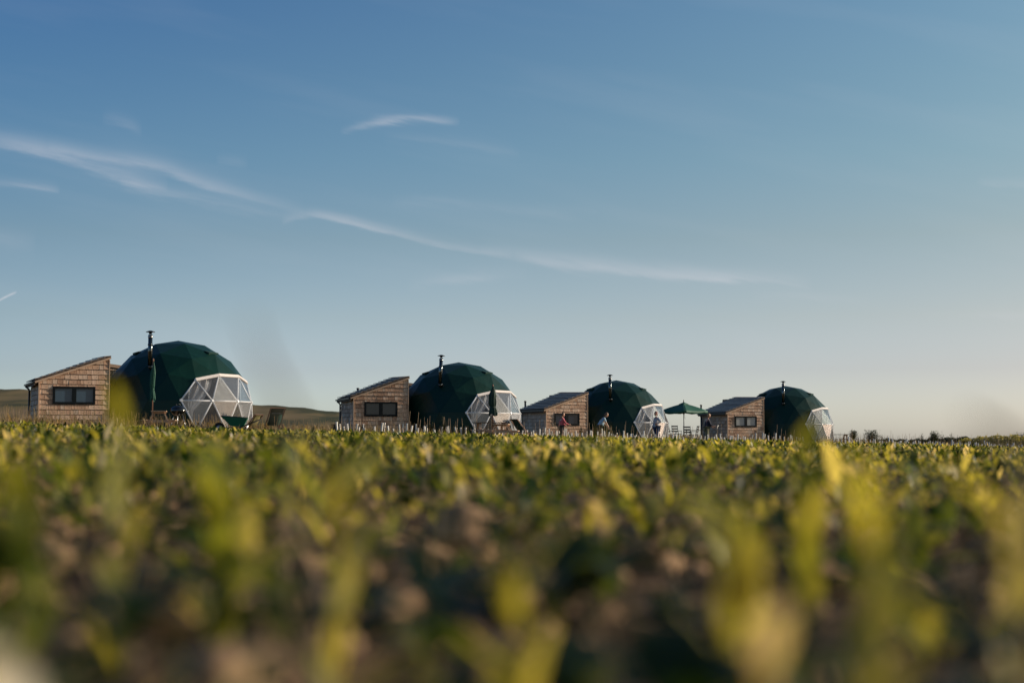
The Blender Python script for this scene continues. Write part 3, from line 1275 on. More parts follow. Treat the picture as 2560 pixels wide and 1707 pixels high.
mesh_obj('ash_pan', bm, M['alu'], r, True)

# wheelbarrow
wx = at(588, 51.8)
r = thing('wheelbarrow', (wx, 51.8, gz(wx, 51.8) + .02), R_(8), 'green wheelbarrow before the clear panes of the largest dome', 'wheelbarrow')
bm = bmesh.new()
o_ = [(-.48, -.32, .62), (.46, -.32, .56), (.46, .32, .56), (-.48, .32, .62)]
i_ = [(-.14, -.2, .28), (.30, -.2, .24), (.30, .2, .24), (-.14, .2, .28)]
A = [bm.verts.new(p) for p in o_]
B = [bm.verts.new(p) for p in i_]
bm.faces.new(B)
for k in range(4):
    bm.faces.new((A[k], A[(k + 1) % 4], B[(k + 1) % 4], B[k]))
tr_ = mesh_obj('tray', bm, M['barrow'], r)
tr_.modifiers.new('thick', 'SOLIDIFY').thickness = .012
bm = bmesh.new()
path_tube(bm, [(*o_[k][:2], o_[k][2] + .01) for k in (0, 1, 2, 3, 0)], .014, 6)
mesh_obj('rim', bm, M['black'], tr_, True)
for s in (-.22, .22):
    bm = bmesh.new()
    path_tube(bm, [(-.55, s * .25, .2), (.2, s, .22), (.95, s * 1.3, .52)], .017, 8)
    hn = mesh_obj('handle', bm, M['rubber'], r, True)
    bm = bmesh.new()
    path_tube(bm, [(.2, s, .22), (.34, s, 0), (.48, s, .3)], .015, 8)
    mesh_obj('leg', bm, M['alu'], r, True)
bm = bmesh.new()
lathe(bm, [(.1, -.035), (.17, -.045), (.2, -.02), (.2, .02), (.17, .045), (.1, .035)], 20)
bmesh.ops.rotate(bm, verts=bm.verts, cent=(0, 0, 0), matrix=Matrix.Rotation(math.pi / 2, 3, 'X'))
bmesh.ops.translate(bm, verts=bm.verts, vec=(-.55, 0, .2))
wh = mesh_obj('wheel', bm, M['rubber'], r, True)
bm = bmesh.new()
bar(bm, (-.55, -.05, .2), (-.55, .05, .2), .1, .1, 14)
mesh_obj('hub', bm, M['alu'], wh, True)


# parasols
def closed_parasol(px, Y, ytop, yfab, width, label, mat, pole, seed):
    x = at(px, Y)
    g = gz(x, Y)
    r = thing('closed_parasol', (x, Y, g), 0, label, 'parasol', 'parasols')
    zt, zb = zat(ytop, Y) - g, zat(yfab, Y) - g
    bm = bmesh.new()
    bar(bm, (0, 0, -.05), (0, 0, zt + .03), .024, .022, 12)
    mesh_obj('pole', bm, pole, r, True)
    bm = bmesh.new()
    lathe(bm, [(0, .07), (.03, .05), (.03, 0), (.05, -.02), (0, -.04)], 12, (0, 0, zt + .04))
    mesh_obj('finial', bm, pole, r, True)
    rn = random.Random(seed)
    seg, nr = 32, 22
    bm = bmesh.new()
    rings = []
    for j in range(nr + 1):
        t = j / nr
        z = zt - (zt - zb) * t
        base = width * (.18 + .82 * min(1, t * 3.2)) * (1 - .28 * math.exp(-((t - .72) / .06)**2)) * (1 + .18 * (t > .78) * (t - .78) * 4)
        ph_ = 1.2 * t + seed
        rings.append([bm.verts.new((base * (1 + .30 * math.cos(8 * (2 * math.pi * i / seg) + ph_)) * math.cos(2 * math.pi * i / seg) + .02 * math.sin(6 * t + seed),
                                    base * (1 + .30 * math.cos(8 * (2 * math.pi * i / seg) + ph_)) * math.sin(2 * math.pi * i / seg),
                                    z + (.07 * math.sin(3 * 2 * math.pi * i / seg + seed) if j == nr else 0))) for i in range(seg)])
    for a, b in zip(rings[:-1], rings[1:]):
        for i in range(seg):
            bm.faces.new((a[i], a[(i + 1) % seg], b[(i + 1) % seg], b[i]))
    cn = mesh_obj('folded_canopy', bm, mat, r, True)
    bm = bmesh.new()
    lathe(bm, [(width * .78, -.02), (width * .82, 0), (width * .78, .02)], 20, (0, 0, zt - (zt - zb) * .72))
    mesh_obj('tie_strap', bm, mat, cn, True)
    bm = bmesh.new()
    lathe(bm, [(0, .16), (.05, .15), (.06, .07), (.24, .05), (.25, 0), (0, 0)], 20, (0, 0, -.01))
    mesh_obj('base', bm, M['black'], r, True)


closed_parasol(381.5, 51.0, 903, 1000, .075, 'closed green parasol with a wooden pole, standing before the largest dome', M['parasol'], M['deckwood'], 1)
closed_parasol(1232, 63.2, 966, 1037, .145, 'closed dark green parasol rising from the picnic table of the second dome', M['parasol_dark'], M['deckwood'], 2)

# open parasol
OY = 86.0
ox = at(1709, OY)
g = gz(ox, OY)
r = thing('open_parasol', (ox, OY, g), R_(40), 'open green square parasol between the third dome and the farthest cabin', 'parasol', 'parasols')
zt = zat(1008, OY) - g
ze = zat(1027, OY) - g
hw = 1.02
apex = Vector((0, 0, zt))
cor = [Vector((sx * hw, sy * hw, ze)) for sx, sy in ((-1, -1), (1, -1), (1, 1), (-1, 1))]
for k in range(4):
    a, b = cor[k], cor[(k + 1) % 4]
    bm = bmesh.new()
    n = 8
    rows = []
    for j in range(n + 1):
        t = .12 + .88 * j / n
        row = []
        for i in range(n + 1):
            s = i / n
            e = a.lerp(b, s)
            p = apex.lerp(e, t)
            p.z -= .05 * t * math.sin(math.pi * s) - .03 * math.sin(math.pi * t)
            p -= Vector(((a + b).x / 2, (a + b).y / 2, 0)) * .035 * t * math.sin(math.pi * s)
            row.append(bm.verts.new(p))
        rows.append(row)
    for j in range(n):
        for i in range(n):
            bm.faces.new((rows[j][i], rows[j + 1][i], rows[j + 1][i + 1], rows[j][i + 1]))
    val = [bm.verts.new(v.co + Vector((0, 0, -.13 - .02 * math.sin(i * 1.6)))) for i, v in enumerate(rows[-1])]
    for i in range(n):
        bm.faces.new((rows[-1][i], val[i], val[i + 1], rows[-1][i + 1]))
    cp = mesh_obj('canopy_panel', bm, M['parasol'], r, True)
    cp.modifiers.new('thick', 'SOLIDIFY').thickness = .006
    bm = bmesh.new()
    top = apex + Vector((0, 0, .07))
    q = [apex.lerp(c, .2) + Vector((0, 0, .05)) for c in (a, b)]
    bm.faces.new([bm.verts.new(v) for v in (top, q[0], q[1])])
    bm.faces.new([bm.verts.new(v) for v in (q[0], q[0] - Vector((0, 0, .05)), q[1] - Vector((0, 0, .05)), q[1])])
    mesh_obj('vent_cap', bm, M['parasol'], r)
    bm = bmesh.new()
    bar(bm, apex - Vector((0, 0, .03)), a + Vector((0, 0, -.02)), .012, .012, 6)
    rib = mesh_obj('rib', bm, M['deckwood'], r, True)
    bm = bmesh.new()
    bar(bm, (0, 0, zt - .62), apex.lerp(a, .5) - Vector((0, 0, .03)), .010, .010, 6)
    mesh_obj('strut', bm, M['deckwood'], rib, True)
bm = bmesh.new()
bar(bm, (0, 0, -.05), (0, 0, zt + .05), .026, .024, 12)
mesh_obj('pole', bm, M['poledark'] if 'poledark' in M else M['black'], r, True)
bm = bmesh.new()
lathe(bm, [(0, .18), (.025, .16), (.03, .06), (.03, 0), (0, 0)], 12, (0, 0, zt + .04))
mesh_obj('finial', bm, M['black'], r, True)
bm = bmesh.new()
lathe(bm, [(.027, -.05), (.05, -.04), (.05, .04), (.027, .05)], 12, (0, 0, zt - .62))
path_tube(bm, [(.05, 0, zt - .62), (.09, 0, zt - .8), (.16, .02, zt - .95)], .006, 5)
mesh_obj('runner', bm, M['black'], r, True)
bm = bmesh.new()
lathe(bm, [(0, .12), (.05, .12), (.06, .07), (.26, .05), (.27, 0), (0, 0)], 20)
mesh_obj('base', bm, M['black'], r, True)

# patio table and chairs under the open parasol
tx = at(1704, 85.6)
g = gz(tx, 85.6)
r = thing('patio_table', (tx, 85.6 + .02, g), R_(15), 'dark patio table under the open parasol', 'table')
r.location = (tx + .9, 85.3, gz(tx + .9, 85.3))
for k in range(6):
    bm = bmesh.new()
    box(bm, (0, -.35 + k * .14, .72), (1.3, .13, .025))
    mesh_obj('top_slat', bm, M['black'], r)
for sx in (-.58, .58):
    for sy in (-.33, .33):
        bm = bmesh.new()
        bar(bm, (sx, sy, .71), (sx * 1.03, sy * 1.03, 0), .02, .02, 8)
        mesh_obj('leg', bm, M['black'], r, True)


def patio_chair(x, y, rz, label):
    r = thing('patio_chair', (x, y, gz(x, y)), rz, label, 'chair', 'dark patio chairs under the open parasol')
    bm = bmesh.new()
    box(bm, (0, 0, .44), (.46, .44, .03))
    mesh_obj('seat', bm, M['black'], r)
    for sx in (-.2, .2):
        bm = bmesh.new()
        path_tube(bm, [(sx, .22, 0), (sx, .19, .44), (sx, .30, .98)], .016, 8)
        mesh_obj('back_leg', bm, M['black'], r, True)
        bm = bmesh.new()
        bar(bm, (sx, -.22, 0), (sx, -.2, .62), .016, .016, 8)
        mesh_obj('front_leg', bm, M['black'], r, True)
        bm = bmesh.new()
        box(bm, (sx, .01, .635), (.05, .5, .025))
        mesh_obj('armrest', bm, M['black'], r)
    for k in range(3):
        bm = bmesh.new()
        box(bm, (0, .225 + .03 * k, .62 + .15 * k), (.40, .018, .08))
        mesh_obj('back_slat', bm, M['black'], r)


patio_chair(at(1679, 86), 86.0, R_(60), 'dark patio chair nearest the clear panes of the third dome')
patio_chair(at(1692, 87), 87.2, R_(20), 'dark patio chair just left of the open parasol pole')
patio_chair(at(1716, 84.5), 84.3, R_(170), 'dark patio chair just right of the open parasol pole')
patio_chair(at(1733, 86), 86.0, R_(-80), 'dark patio chair nearest the farthest cabin')

# dark low boxes by the second cabin and white post by the second dome


def planter(px, Y, w_, h_, label):
    x = at(px, Y)
    r = thing('storage_box', (x, Y, gz(x, Y)), .15, label, 'box', 'dark boxes in the grass by the second cabin')
    bm = bmesh.new()
    box(bm, (0, 0, h_ / 2), (w_, .45, h_))
    bmesh.ops.bevel(bm, geom=bm.edges[:], offset=.02, segments=2, affect='EDGES')
    mesh_obj('body', bm, M['black'], r)
    bm = bmesh.new()
    box(bm, (0, 0, h_ + .025), (w_ + .05, .5, .045))
    mesh_obj('lid', bm, M['dark_timber'], r)


planter(840, 62, .34, .46, 'dark box in the grass left of the second cabin')
planter(903, 61.5, .26, .40, 'dark box in the grass under the window of the second cabin')

x = at(1301, 72)
r = thing('white_post', (x, 72, gz(x, 72)), 0, 'white post behind the deck chair between the second dome and the third cabin', 'post')
bm = bmesh.new()
box(bm, (0, 0, .65), (.12, .12, 1.3))
mesh_obj('post', bm, M['white'], r)
for z_ in (.75, 1.1):
    bm = bmesh.new()
    bar(bm, (.07, 0, z_), (.17, 0, z_), .04, .04, 10)
    mesh_obj('hook', bm, M['black'], r, True)

# ================================================================== people


def skin_mesh(joints, edges, root):
    """joints: name -> (co, radius); returns an evaluated mesh"""
    names = list(joints)
    names.remove(root)
    names.insert(0, root)
    ix = {n: i for i, n in enumerate(names)}
    me = bpy.data.meshes.new('tmp')
    me.from_pydata([tuple(joints[n][0]) for n in names], [(ix[a], ix[b]) for a, b in edges], [])
    ob = bpy.data.objects.new('tmp', me)
    sc.collection.objects.link(ob)
    ob.modifiers.new('s', 'SKIN')
    ss = ob.modifiers.new('u', 'SUBSURF')
    ss.levels = ss.render_levels = 2
    sv = me.skin_vertices[0].data
    for n in names:
        r_ = joints[n][1]
        sv[ix[n]].radius = r_ if isinstance(r_, tuple) else (r_, r_)
        sv[ix[n]].use_root = (n == root)
    dg = bpy.context.evaluated_depsgraph_get()
    out = bpy.data.meshes.new_from_object(ob.evaluated_get(dg))
    bpy.data.objects.remove(ob)
    return out


def blob(bm, c, s, seg=14):
    v = bmesh.ops.create_uvsphere(bm, u_segments=seg, v_segments=seg - 4, radius=1)['verts']
    for p in v:
        p.co = Vector((p.co.x * s[0], p.co.y * s[1], p.co.z * s[2])) + Vector(c)
    return v


SKIN = plain('skin', (.50, .27, .18), .5, noise=.08)


def person(px, Y, ytop, yaw, label, lean, arms, hair, topc, legc, stand=1.72, sleeve='long', hairlen=.12, held=None, shorts=False, headturn=0.0):
    x = at(px, Y)
    g = gz(x, Y)
    r = thing('person', (x, Y, g), R_(yaw), label, 'person')
    # x forward, y left
    RL = Matrix.Rotation(lean, 3, 'Y')
    hip = Vector((0, 0, .94))

    def U(p):
        return hip + RL @ (Vector(p) - hip)
    J = {'pelvis': (Vector((0, 0, .95)), (.13, .15)), 'belly': (U((0, 0, 1.10)), (.11, .135)), 'chest': (U((.01, 0, 1.30)), (.12, .165)),
         'neckb': (U((0, 0, 1.44)), .06), 'neck': (U((.02, 0, 1.53)), .052)}
    E = [('pelvis', 'belly'), ('belly', 'chest'), ('chest', 'neckb'), ('neckb', 'neck')]
    for s, nm in ((1, 'l'), (-1, 'r')):
        sh = U((0, s * .19, 1.40))
        el = sh + Vector(arms[0 if s > 0 else 1][0]) * .29
        wr = el + Vector(arms[0 if s > 0 else 1][1]) * .26
        hd_ = wr + Vector(arms[0 if s > 0 else 1][1]) * .07
        J.update({'sh' + nm: (sh, .058), 'el' + nm: (el, .042), 'wr' + nm: (wr, .028), 'pa' + nm: (hd_, (.022, .042))})
        E += [('chest', 'sh' + nm), ('sh' + nm, 'el' + nm), ('el' + nm, 'wr' + nm), ('wr' + nm, 'pa' + nm)]
        J.update({'hp' + nm: (Vector((0, s * .10, .88)), .095), 'kn' + nm: (Vector((.03 * s + .02, s * .11, .50)), .062), 'an' + nm: (Vector((.04 * s - .02, s * .12, .09)), .038), 'to' + nm: (Vector((.04 * s + .14, s * .13, .035)), .036)})
        E += [('pelvis', 'hp' + nm), ('hp' + nm, 'kn' + nm), ('kn' + nm, 'an' + nm), ('an' + nm, 'to' + nm)]
    me = skin_mesh(J, E, 'pelvis')
    bm = bmesh.new()
    bm.from_mesh(me)
    hc = U((.035, 0, 1.655))
    RH = RL @ Matrix.Rotation(headturn, 3, 'Z')

    def hb(c, s, seg=12):
        v = blob(bm, (0, 0, 0), s, seg)
        for p in v:
            p.co = hc + RH @ (p.co + Vector(c))
    hb((0, 0, 0), (.098, .078, .122), 16)
    hb((.03, 0, -.06), (.062, .055, .055))
    hb((.102, 0, -.012), (.016, .012, .022), 8)
    hb((.0, .078, -.005), (.018, .010, .028), 8)
    hb((.0, -.078, -.005), (.018, .010, .028), 8)
    hb((.090, 0, -.058), (.010, .024, .006), 8)
    for s, nm in ((1, 'l'), (-1, 'r')):
        d = Vector(arms[0 if s > 0 else 1][1]).normalized()
        pa = J['pa' + nm][0]
        side = d.cross(Vector((0, s, .2))).normalized()
        up_ = side.cross(d).normalized()
        for k, (ln, wf) in enumerate(((.070, -.030), (.078, -.010), (.074, .010), (.058, .029))):
            b0 = pa + side * wf + d * .01
            b1 = b0 + d * ln * .55 + up_ * .004
            b2 = b1 + (d * .7 - up_ * .6 * s).normalized() * ln * .5
            bar(bm, b0, b1, .010, .009, 6)
            bar(bm, b1, b2, .009, .006, 6)
        t0 = pa - side * .035 - d * .03
        t1 = t0 - side * .03 + d * .035
        bar(bm, t0, t1, .011, .010, 6)
        bar(bm, t1, t1 + d * .03, .010, .007, 6)
    mesh_obj('body', bm, SKIN, r, True)
    bpy.data.meshes.remove(me)
    # eyes
    for s in (1, -1):
        bm = bmesh.new()
        v = blob(bm, (0, 0, 0), (.008, .012, .007), 8)
        for p in v:
            p.co = hc + RH @ (p.co + Vector((.089, s * .032, .012)))
        mesh_obj('eye', bm, M['black'], r, True)
    # top
    k = 1.16

    def grow(n, f=k, add=.012):
        c, rr = J[n]
        rr = rr if isinstance(rr, tuple) else (rr, rr)
        return (c, (rr[0] * f + add, rr[1] * f + add))
    T = {n: grow(n) for n in ('pelvis', 'belly', 'chest')}
    T['neckb'] = (J['neckb'][0], (.07, .07))
    TE = [('pelvis', 'belly'), ('belly', 'chest'), ('chest', 'neckb')]
    for nm in 'lr':
        T['sh' + nm] = grow('sh' + nm)
        T['el' + nm] = grow('el' + nm)
        TE += [('chest', 'sh' + nm)]
        if sleeve == 'long':
            c = J['el' + nm][0].lerp(J['wr' + nm][0], .93)
            T['wr' + nm] = (c, (.042, .042))
            TE += [('sh' + nm, 'el' + nm), ('el' + nm, 'wr' + nm)]
        else:
            T['el' + nm] = (J['sh' + nm][0].lerp(J['el' + nm][0], .75), (.06, .06))
            TE += [('sh' + nm, 'el' + nm)]
    me = skin_mesh(T, TE, 'belly')
    o = link(bpy.data.objects.new('jacket' if sleeve == 'long' else 'shirt', me), r)
    me.materials.append(topc)
    for p in me.polygons:
        p.use_smooth = True
    # trousers
    T = {'pelvis': (J['pelvis'][0] - Vector((0, 0, .02)), (.155, .172))}
    TE = []
    for nm in 'lr':
        T['hp' + nm] = grow('hp' + nm, 1.12)
        T['kn' + nm] = grow('kn' + nm, 1.15)
        TE += [('pelvis', 'hp' + nm), ('hp' + nm, 'kn' + nm)]
        if not shorts:
            T['an' + nm] = (J['an' + nm][0], (.055, .055))
            TE += [('kn' + nm, 'an' + nm)]
    me = skin_mesh(T, TE, 'pelvis')
    o = link(bpy.data.objects.new('shorts' if shorts else 'trousers', me), r)
    me.materials.append(legc)
    for p in me.polygons:
        p.use_smooth = True
    # hair
    bm = bmesh.new()
    for c, s in (((-.022, 0, .030), (.098, .090, .108)), ((-.055, 0, -.03), (.058, .082, .08))):
        v = blob(bm, (0, 0, 0), s, 14)
        for p in v:
            p.co = hc + RH @ (p.co + Vector(c))
    if hairlen > .15:
        v = blob(bm, (0, 0, 0), (.045, .075, hairlen * .6), 12)
        for p in v:
            p.co = hc + RH @ (p.co + Vector((-.085, 0, -.10 - hairlen * .25)))
    mesh_obj('hair', bm, hair, r, True)
    for s, nm in ((1, 'l'), (-1, 'r')):
        bm = bmesh.new()
        a, b = J['an' + nm][0], J['to' + nm][0]
        v = blob(bm, ((a.x + b.x) / 2 + .01, a.y, .045), (.135, .052, .048), 12)
        mesh_obj('shoe', bm, M['black'], r, True)
    # size to the height seen in the photograph
    topz = (hc + Vector((0, 0, .13))).z
    want = zat(ytop, Y) - g
    r.scale = (want / topz,) * 3
    if held:
        p = J['pal'][0] if held[1] == 'l' else J['par'][0]
        wp = Matrix.Rotation(R_(yaw), 3, 'Z') @ p * (want / topz) + Vector((x, Y, g))
        return r, wp
    return r, None


HAIR = {'dark': plain('dark_hair', (.03, .016, .012), .5), 'blond': plain('fair_hair', (.30, .18, .09), .5), 'brown': plain('brown_hair', (.13, .07, .035), .5), 'red': plain('dark_red_hair', (.16, .018, .02), .5)}
PINK = plain('pink_knit', (.48, .10, .13), .85, noise=.12)
BLUEC = plain('light_blue_shirt', (.30, .46, .58), .8, noise=.12, scale=25)
GREYJ = plain('pale_grey_jacket', (.45, .46, .48), .8, noise=.12)
NAVY = plain('navy_jacket', (.012, .016, .035), .8, noise=.2)
DARK = plain('dark_trousers', (.025, .028, .035), .85, noise=.15)
JEAN = plain('dark_blue_jeans', (.02, .04, .10), .85, noise=.15)
OLIV = plain('khaki_trousers', (.12, .13, .08), .85, noise=.15)
n_ = lambda *v: tuple(Vector(v).normalized())
person(1402, 71.5, 1031, 18, 'person in a pink top with long dark hair, before the window of the third cabin', .16,
       [(n_(.35, .1, -.93), n_(.85, .0, -.5)), (n_(.45, -.1, -.9), n_(.9, .1, -.35))], HAIR['brown'], PINK, DARK, hairlen=.34)
_, wp = person(1499, 75, 1031, 2, 'person in a light blue short-sleeved shirt bending over a cane before the third dome', .50,
               [(n_(.35, .1, -.95), n_(.55, -.2, -.8)), (n_(.45, -.05, -.9), n_(.5, .15, -.85))], HAIR['brown'], BLUEC, DARK, sleeve='short', held=(1, 'r'), shorts=True)
person(1641, 77.5, 1028, 200, 'person with dark red hair and pale grey jacket by the third dome', .02,
       [(n_(-.25, .75, -.6), n_(.5, -.75, -.35)), (n_(.1, -.3, -.95), n_(.2, -.1, -.97))], HAIR['red'], GREYJ, JEAN, hairlen=.13, headturn=.3)
_, wp4 = person(1766, 82, 1033, 8, 'person in a dark navy jacket at the corner of the farthest cabin, holding something white', .14,
                [(n_(.25, .1, -.95), n_(.9, -.1, -.45)), (n_(.3, -.1, -.95), n_(.92, .05, -.42))], HAIR['blond'], NAVY, OLIV, held=(1, 'r'))
# white bundle held by the far person
r = thing('sapling_bundle', (wp4.x + .10, wp4.y, wp4.z - .05), 0, 'small white bundle in the hands of the dark-jacketed person', 'bundle')
for k in range(4):
    bm = bmesh.new()
    bar(bm, (0, .02 * k, -.14 + .02 * k), (.05 + .01 * k, .02 * k - .03, .14), .018, .018, 8)
    mesh_obj('tube', bm, M['guard'], r, True)
# cane held by the bending person
r = thing('planting_cane', (wp.x + .03, wp.y, gz(wp.x, wp.y)), 0, 'thin cane held upright by the bending person', 'cane')
bm = bmesh.new()
bar(bm, (0, 0, 0), (.06, 0, wp.z - gz(wp.x, wp.y) + .12), .014, .012, 7)
mesh_obj('cane', bm, M['cane'], r, True)

# ================================================================== sapling guards
ROWC = 71.6
SL = 1.115


def gm(kind, seed):
    rn = random.Random(seed)
    bm = bmesh.new()
    if kind == 'tube':
        lathe(bm, [(.040, 0), (.038, .02), (.036, .3), (.037, .56), (.042, .60), (.036, .60), (.033, .3)], 10)
        bmesh.ops.rotate(bm, verts=bm.verts, cent=(0, 0, 0), matrix=Matrix.Rotation(rn.uniform(-.14, .14), 3, 'Y'))
    elif kind == 'cane':
        bar(bm, (.06, .01, 0), (.06 + rn.uniform(-.09, .09), .01, rn.uniform(.75, 1.12)), .009, .007, 6)
    return bm


TUBES = []
CANES = []
for k in range(6):
    o = mesh_obj('guard_tube', gm('tube', k), M['guard'], None, True)
    TUBES.append(o.data)
    bpy.data.objects.remove(o)
    o = mesh_obj('cane', gm('cane', k), M['cane'], None, True)
    CANES.append(o.data)
    bpy.data.objects.remove(o)
ZONES = [(838, 1012, 16, 'white sapling guard with a thin cane in the row before the second cabin'),
         (1014, 1300, 32, 'white sapling guard with a thin cane in the row before the second dome'),
         (1301, 1468, 26, 'white sapling guard with a thin cane in the row before the third cabin'),
         (1470, 1690, 40, 'white sapling guard with a thin cane in the row before the third dome'),
         (1691, 1752, 10, 'white sapling guard with a thin cane under the open parasol'),
         (1753, 1906, 26, 'white sapling guard with a thin cane in the row before the farthest cabin'),
         (1908, 2084, 20, 'white sapling guard with a thin cane in the row before the smallest dome'),
         (2086, 2158, 18, 'white sapling guard with a thin cane in the open field below the small round bush'),
         (2159, 2285, 30, 'white sapling guard with a thin cane in the open field below the wide dark bush'),
         (2286, 2400, 26, 'white sapling guard with a thin cane in the open field below the dense skyline bush'),
         (2401, 2556, 36, 'white sapling guard with a thin cane in the open field before the olive mound')]
rn = random.Random(5)
for a, b, n, lab in ZONES:
    for k in range(n):
        px = a + (b - a) * (k + rn.uniform(.0, 1)) / n
        off = rn.choice((4.0, 5.6, 7.2)) + rn.uniform(-.3, .3)
        aa = (px - 1280) / F
        Y = (ROWC - off) / (1 - SL * aa)
        if px > 2086:
            Y = rn.uniform(76, 104)
        x = at(px, Y)
        r = thing('sapling_guard', (x, Y, gz(x, Y) - .01), rn.uniform(-.5, .5), lab, 'sapling guard', lab.replace('white sapling guard with a thin cane', 'sapling guards'))
        s = rn.uniform(.8, 1.1) * (.92 if px > 2086 else 1)
        r.scale = (s * rn.uniform(.7, 1.15), s, s * rn.uniform(.72, 1.08))
        link(bpy.data.objects.new('guard_tube', rn.choice(TUBES)), r)
        if rn.random() < .75:
            link(bpy.data.objects.new('cane', rn.choice(CANES)), r)
        else:
            r['label'] = lab.replace('with a thin cane', 'without a cane')
            r['group'] = r['group'].replace('sapling guards', 'sapling guards without canes')


# ================================================================== vegetation
def leaves(base, az, tilt, L, Wd, curl, tint, nseg=4, fold=.25):
    """curved, folded leaf blades; all inputs arrays of n; returns verts, quads, tint"""
    n = len(az)
    t = np.linspace(0, 1, nseg + 1)
    wprof = np.sin(np.pi * np.clip(t * .93 + .04, 0, 1)) ** .8
    out = np.zeros((n, nseg + 1, 3, 3))
    h = np.stack([np.cos(az), np.sin(az), np.zeros(n)], 1)
    side = np.stack([-np.sin(az), np.cos(az), np.zeros(n)], 1)
    p = base.copy()
    ang = tilt.copy()
    ds = L / nseg
    for j in range(nseg + 1):
        dirv = h * np.cos(ang)[:, None] + np.array([0, 0, 1.]) * np.sin(ang)[:, None]
        nrm = -h * np.sin(ang)[:, None] + np.array([0, 0, 1.]) * np.cos(ang)[:, None]
        wj = Wd * wprof[j] / 2
        out[:, j, 1] = p
        out[:, j, 0] = p + side * wj[:, None] + nrm * (wj * fold)[:, None]
        out[:, j, 2] = p - side * wj[:, None] + nrm * (wj * fold)[:, None]
        p = p + dirv * ds[:, None]
        ang = ang - curl / nseg
    v = out.reshape(-1, 3)
    k = 3 * (nseg + 1)
    q = []
    for j in range(nseg):
        for i in range(2):
            q.append([j * 3 + i, j * 3 + i + 1, (j + 1) * 3 + i + 1, (j + 1) * 3 + i])
    q = np.array(q)
    F_ = (np.arange(n) * k)[:, None, None] + q[None]
    return v, F_.reshape(-1, 4), np.repeat(tint, k)


def scatter(nmax, y0, y1, dens, margin=1.25, edge=True, gap=None):
    """points spread evenly over the wedge in view between depths y0 and y1"""
    half = .40 * margin
    area = half * (y1**2 - y0**2) + 1.0 * (y1 - y0)
    n = min(nmax, int(area * dens))
    y = np.sqrt(rng.uniform(y0**2, y1**2, n))
    x = rng.uniform(-1, 1, n) * (half * y + .5)
    if edge:
        k = y < ROWC - 9.2 + SL * x + rng.normal(0, .4, n)
        x, y = x[k], y[k]
    return x, y


def crop(name, y0, y1, dens, nl, size, nseg, label_kind='stuff', big=1.0, hgt=(.05, .17), til=(.1, 1.45), tm=.50, ts=.24, wmul=1.0, lmul=1.0):
    x, y = scatter(10**6, y0, y1, dens)
    # clumpy stand: thin it with two waves
    sc_ = 3.2 if y1 < 5 else 1.5
    patch = np.sin(x * 1.9 * sc_ + 1.5 * np.sin(y * 1.3 * sc_)) * np.sin(y * 1.7 * sc_ + x * .4) + .5 * np.sin(x * .7 - y * .5)
    keep = rng.uniform(0, 1, len(x)) < np.clip(.72 + .5 * patch, .28, 1)
    x, y = x[keep], y[keep]
    n = len(x)
    ph = np.clip(np.exp(rng.normal(-.12, .30, n)), .4, 1.30) * size
    base, az, tilt, L, Wd, cu, tn = [], [], [], [], [], [], []
    pt = np.clip(rng.normal(tm, ts, n) + .10 * np.sin(x * 1.1 + 2) * np.sin(y * .8 + x * .3), 0, 1)
    for k in range(nl):
        a = rng.uniform(0, 2 * np.pi, n)
        rr = rng.uniform(0, .07, n) * ph
        z = ground(x, y) + lumps(x, y) * np.clip(1 - y / 30, 0, 1) + rng.uniform(*hgt, n) * ph
        base.append(np.stack([x + rr * np.cos(a), y + rr * np.sin(a), z], 1))
        az.append(a)
        tilt.append(rng.uniform(*til, n))
        L.append(rng.uniform(.06, .135, n) * ph * big * lmul)
        Wd.append(rng.uniform(.030, .062, n) * ph * big * wmul)
        cu.append(rng.uniform(-.2, 1.5, n))
        tn.append(np.clip(pt + rng.normal(0, .17, n), 0, 1))
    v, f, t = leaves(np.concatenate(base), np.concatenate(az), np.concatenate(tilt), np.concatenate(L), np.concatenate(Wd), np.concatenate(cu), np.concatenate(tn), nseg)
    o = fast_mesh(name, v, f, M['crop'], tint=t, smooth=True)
    tag(o, {'crop_leaves': 'low leafy crop covering the whole field'}.get(name, 'low leafy crop covering the whole field'), kind='stuff')
    # stems
    return o, x, y, ph


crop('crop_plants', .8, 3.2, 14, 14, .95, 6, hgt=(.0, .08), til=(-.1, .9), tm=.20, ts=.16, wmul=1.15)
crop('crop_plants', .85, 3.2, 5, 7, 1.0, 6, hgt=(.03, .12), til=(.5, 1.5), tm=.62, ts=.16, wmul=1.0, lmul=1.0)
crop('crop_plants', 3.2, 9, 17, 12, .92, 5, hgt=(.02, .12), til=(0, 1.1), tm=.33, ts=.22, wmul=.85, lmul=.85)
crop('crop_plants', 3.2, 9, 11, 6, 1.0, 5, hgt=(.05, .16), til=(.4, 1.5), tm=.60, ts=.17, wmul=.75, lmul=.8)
crop('crop_plants', 9, 26, 21, 10, .85, 3, til=(0, 1.4), ts=.27, wmul=.8, lmul=.85)
crop('crop_plants', 26, 62, 7, 7, .84, 2, big=1.5, hgt=(.02, .10))
crop('crop_plants', 62, 112, 3, 6, .7, 2, big=2.2, hgt=(.0, .06))


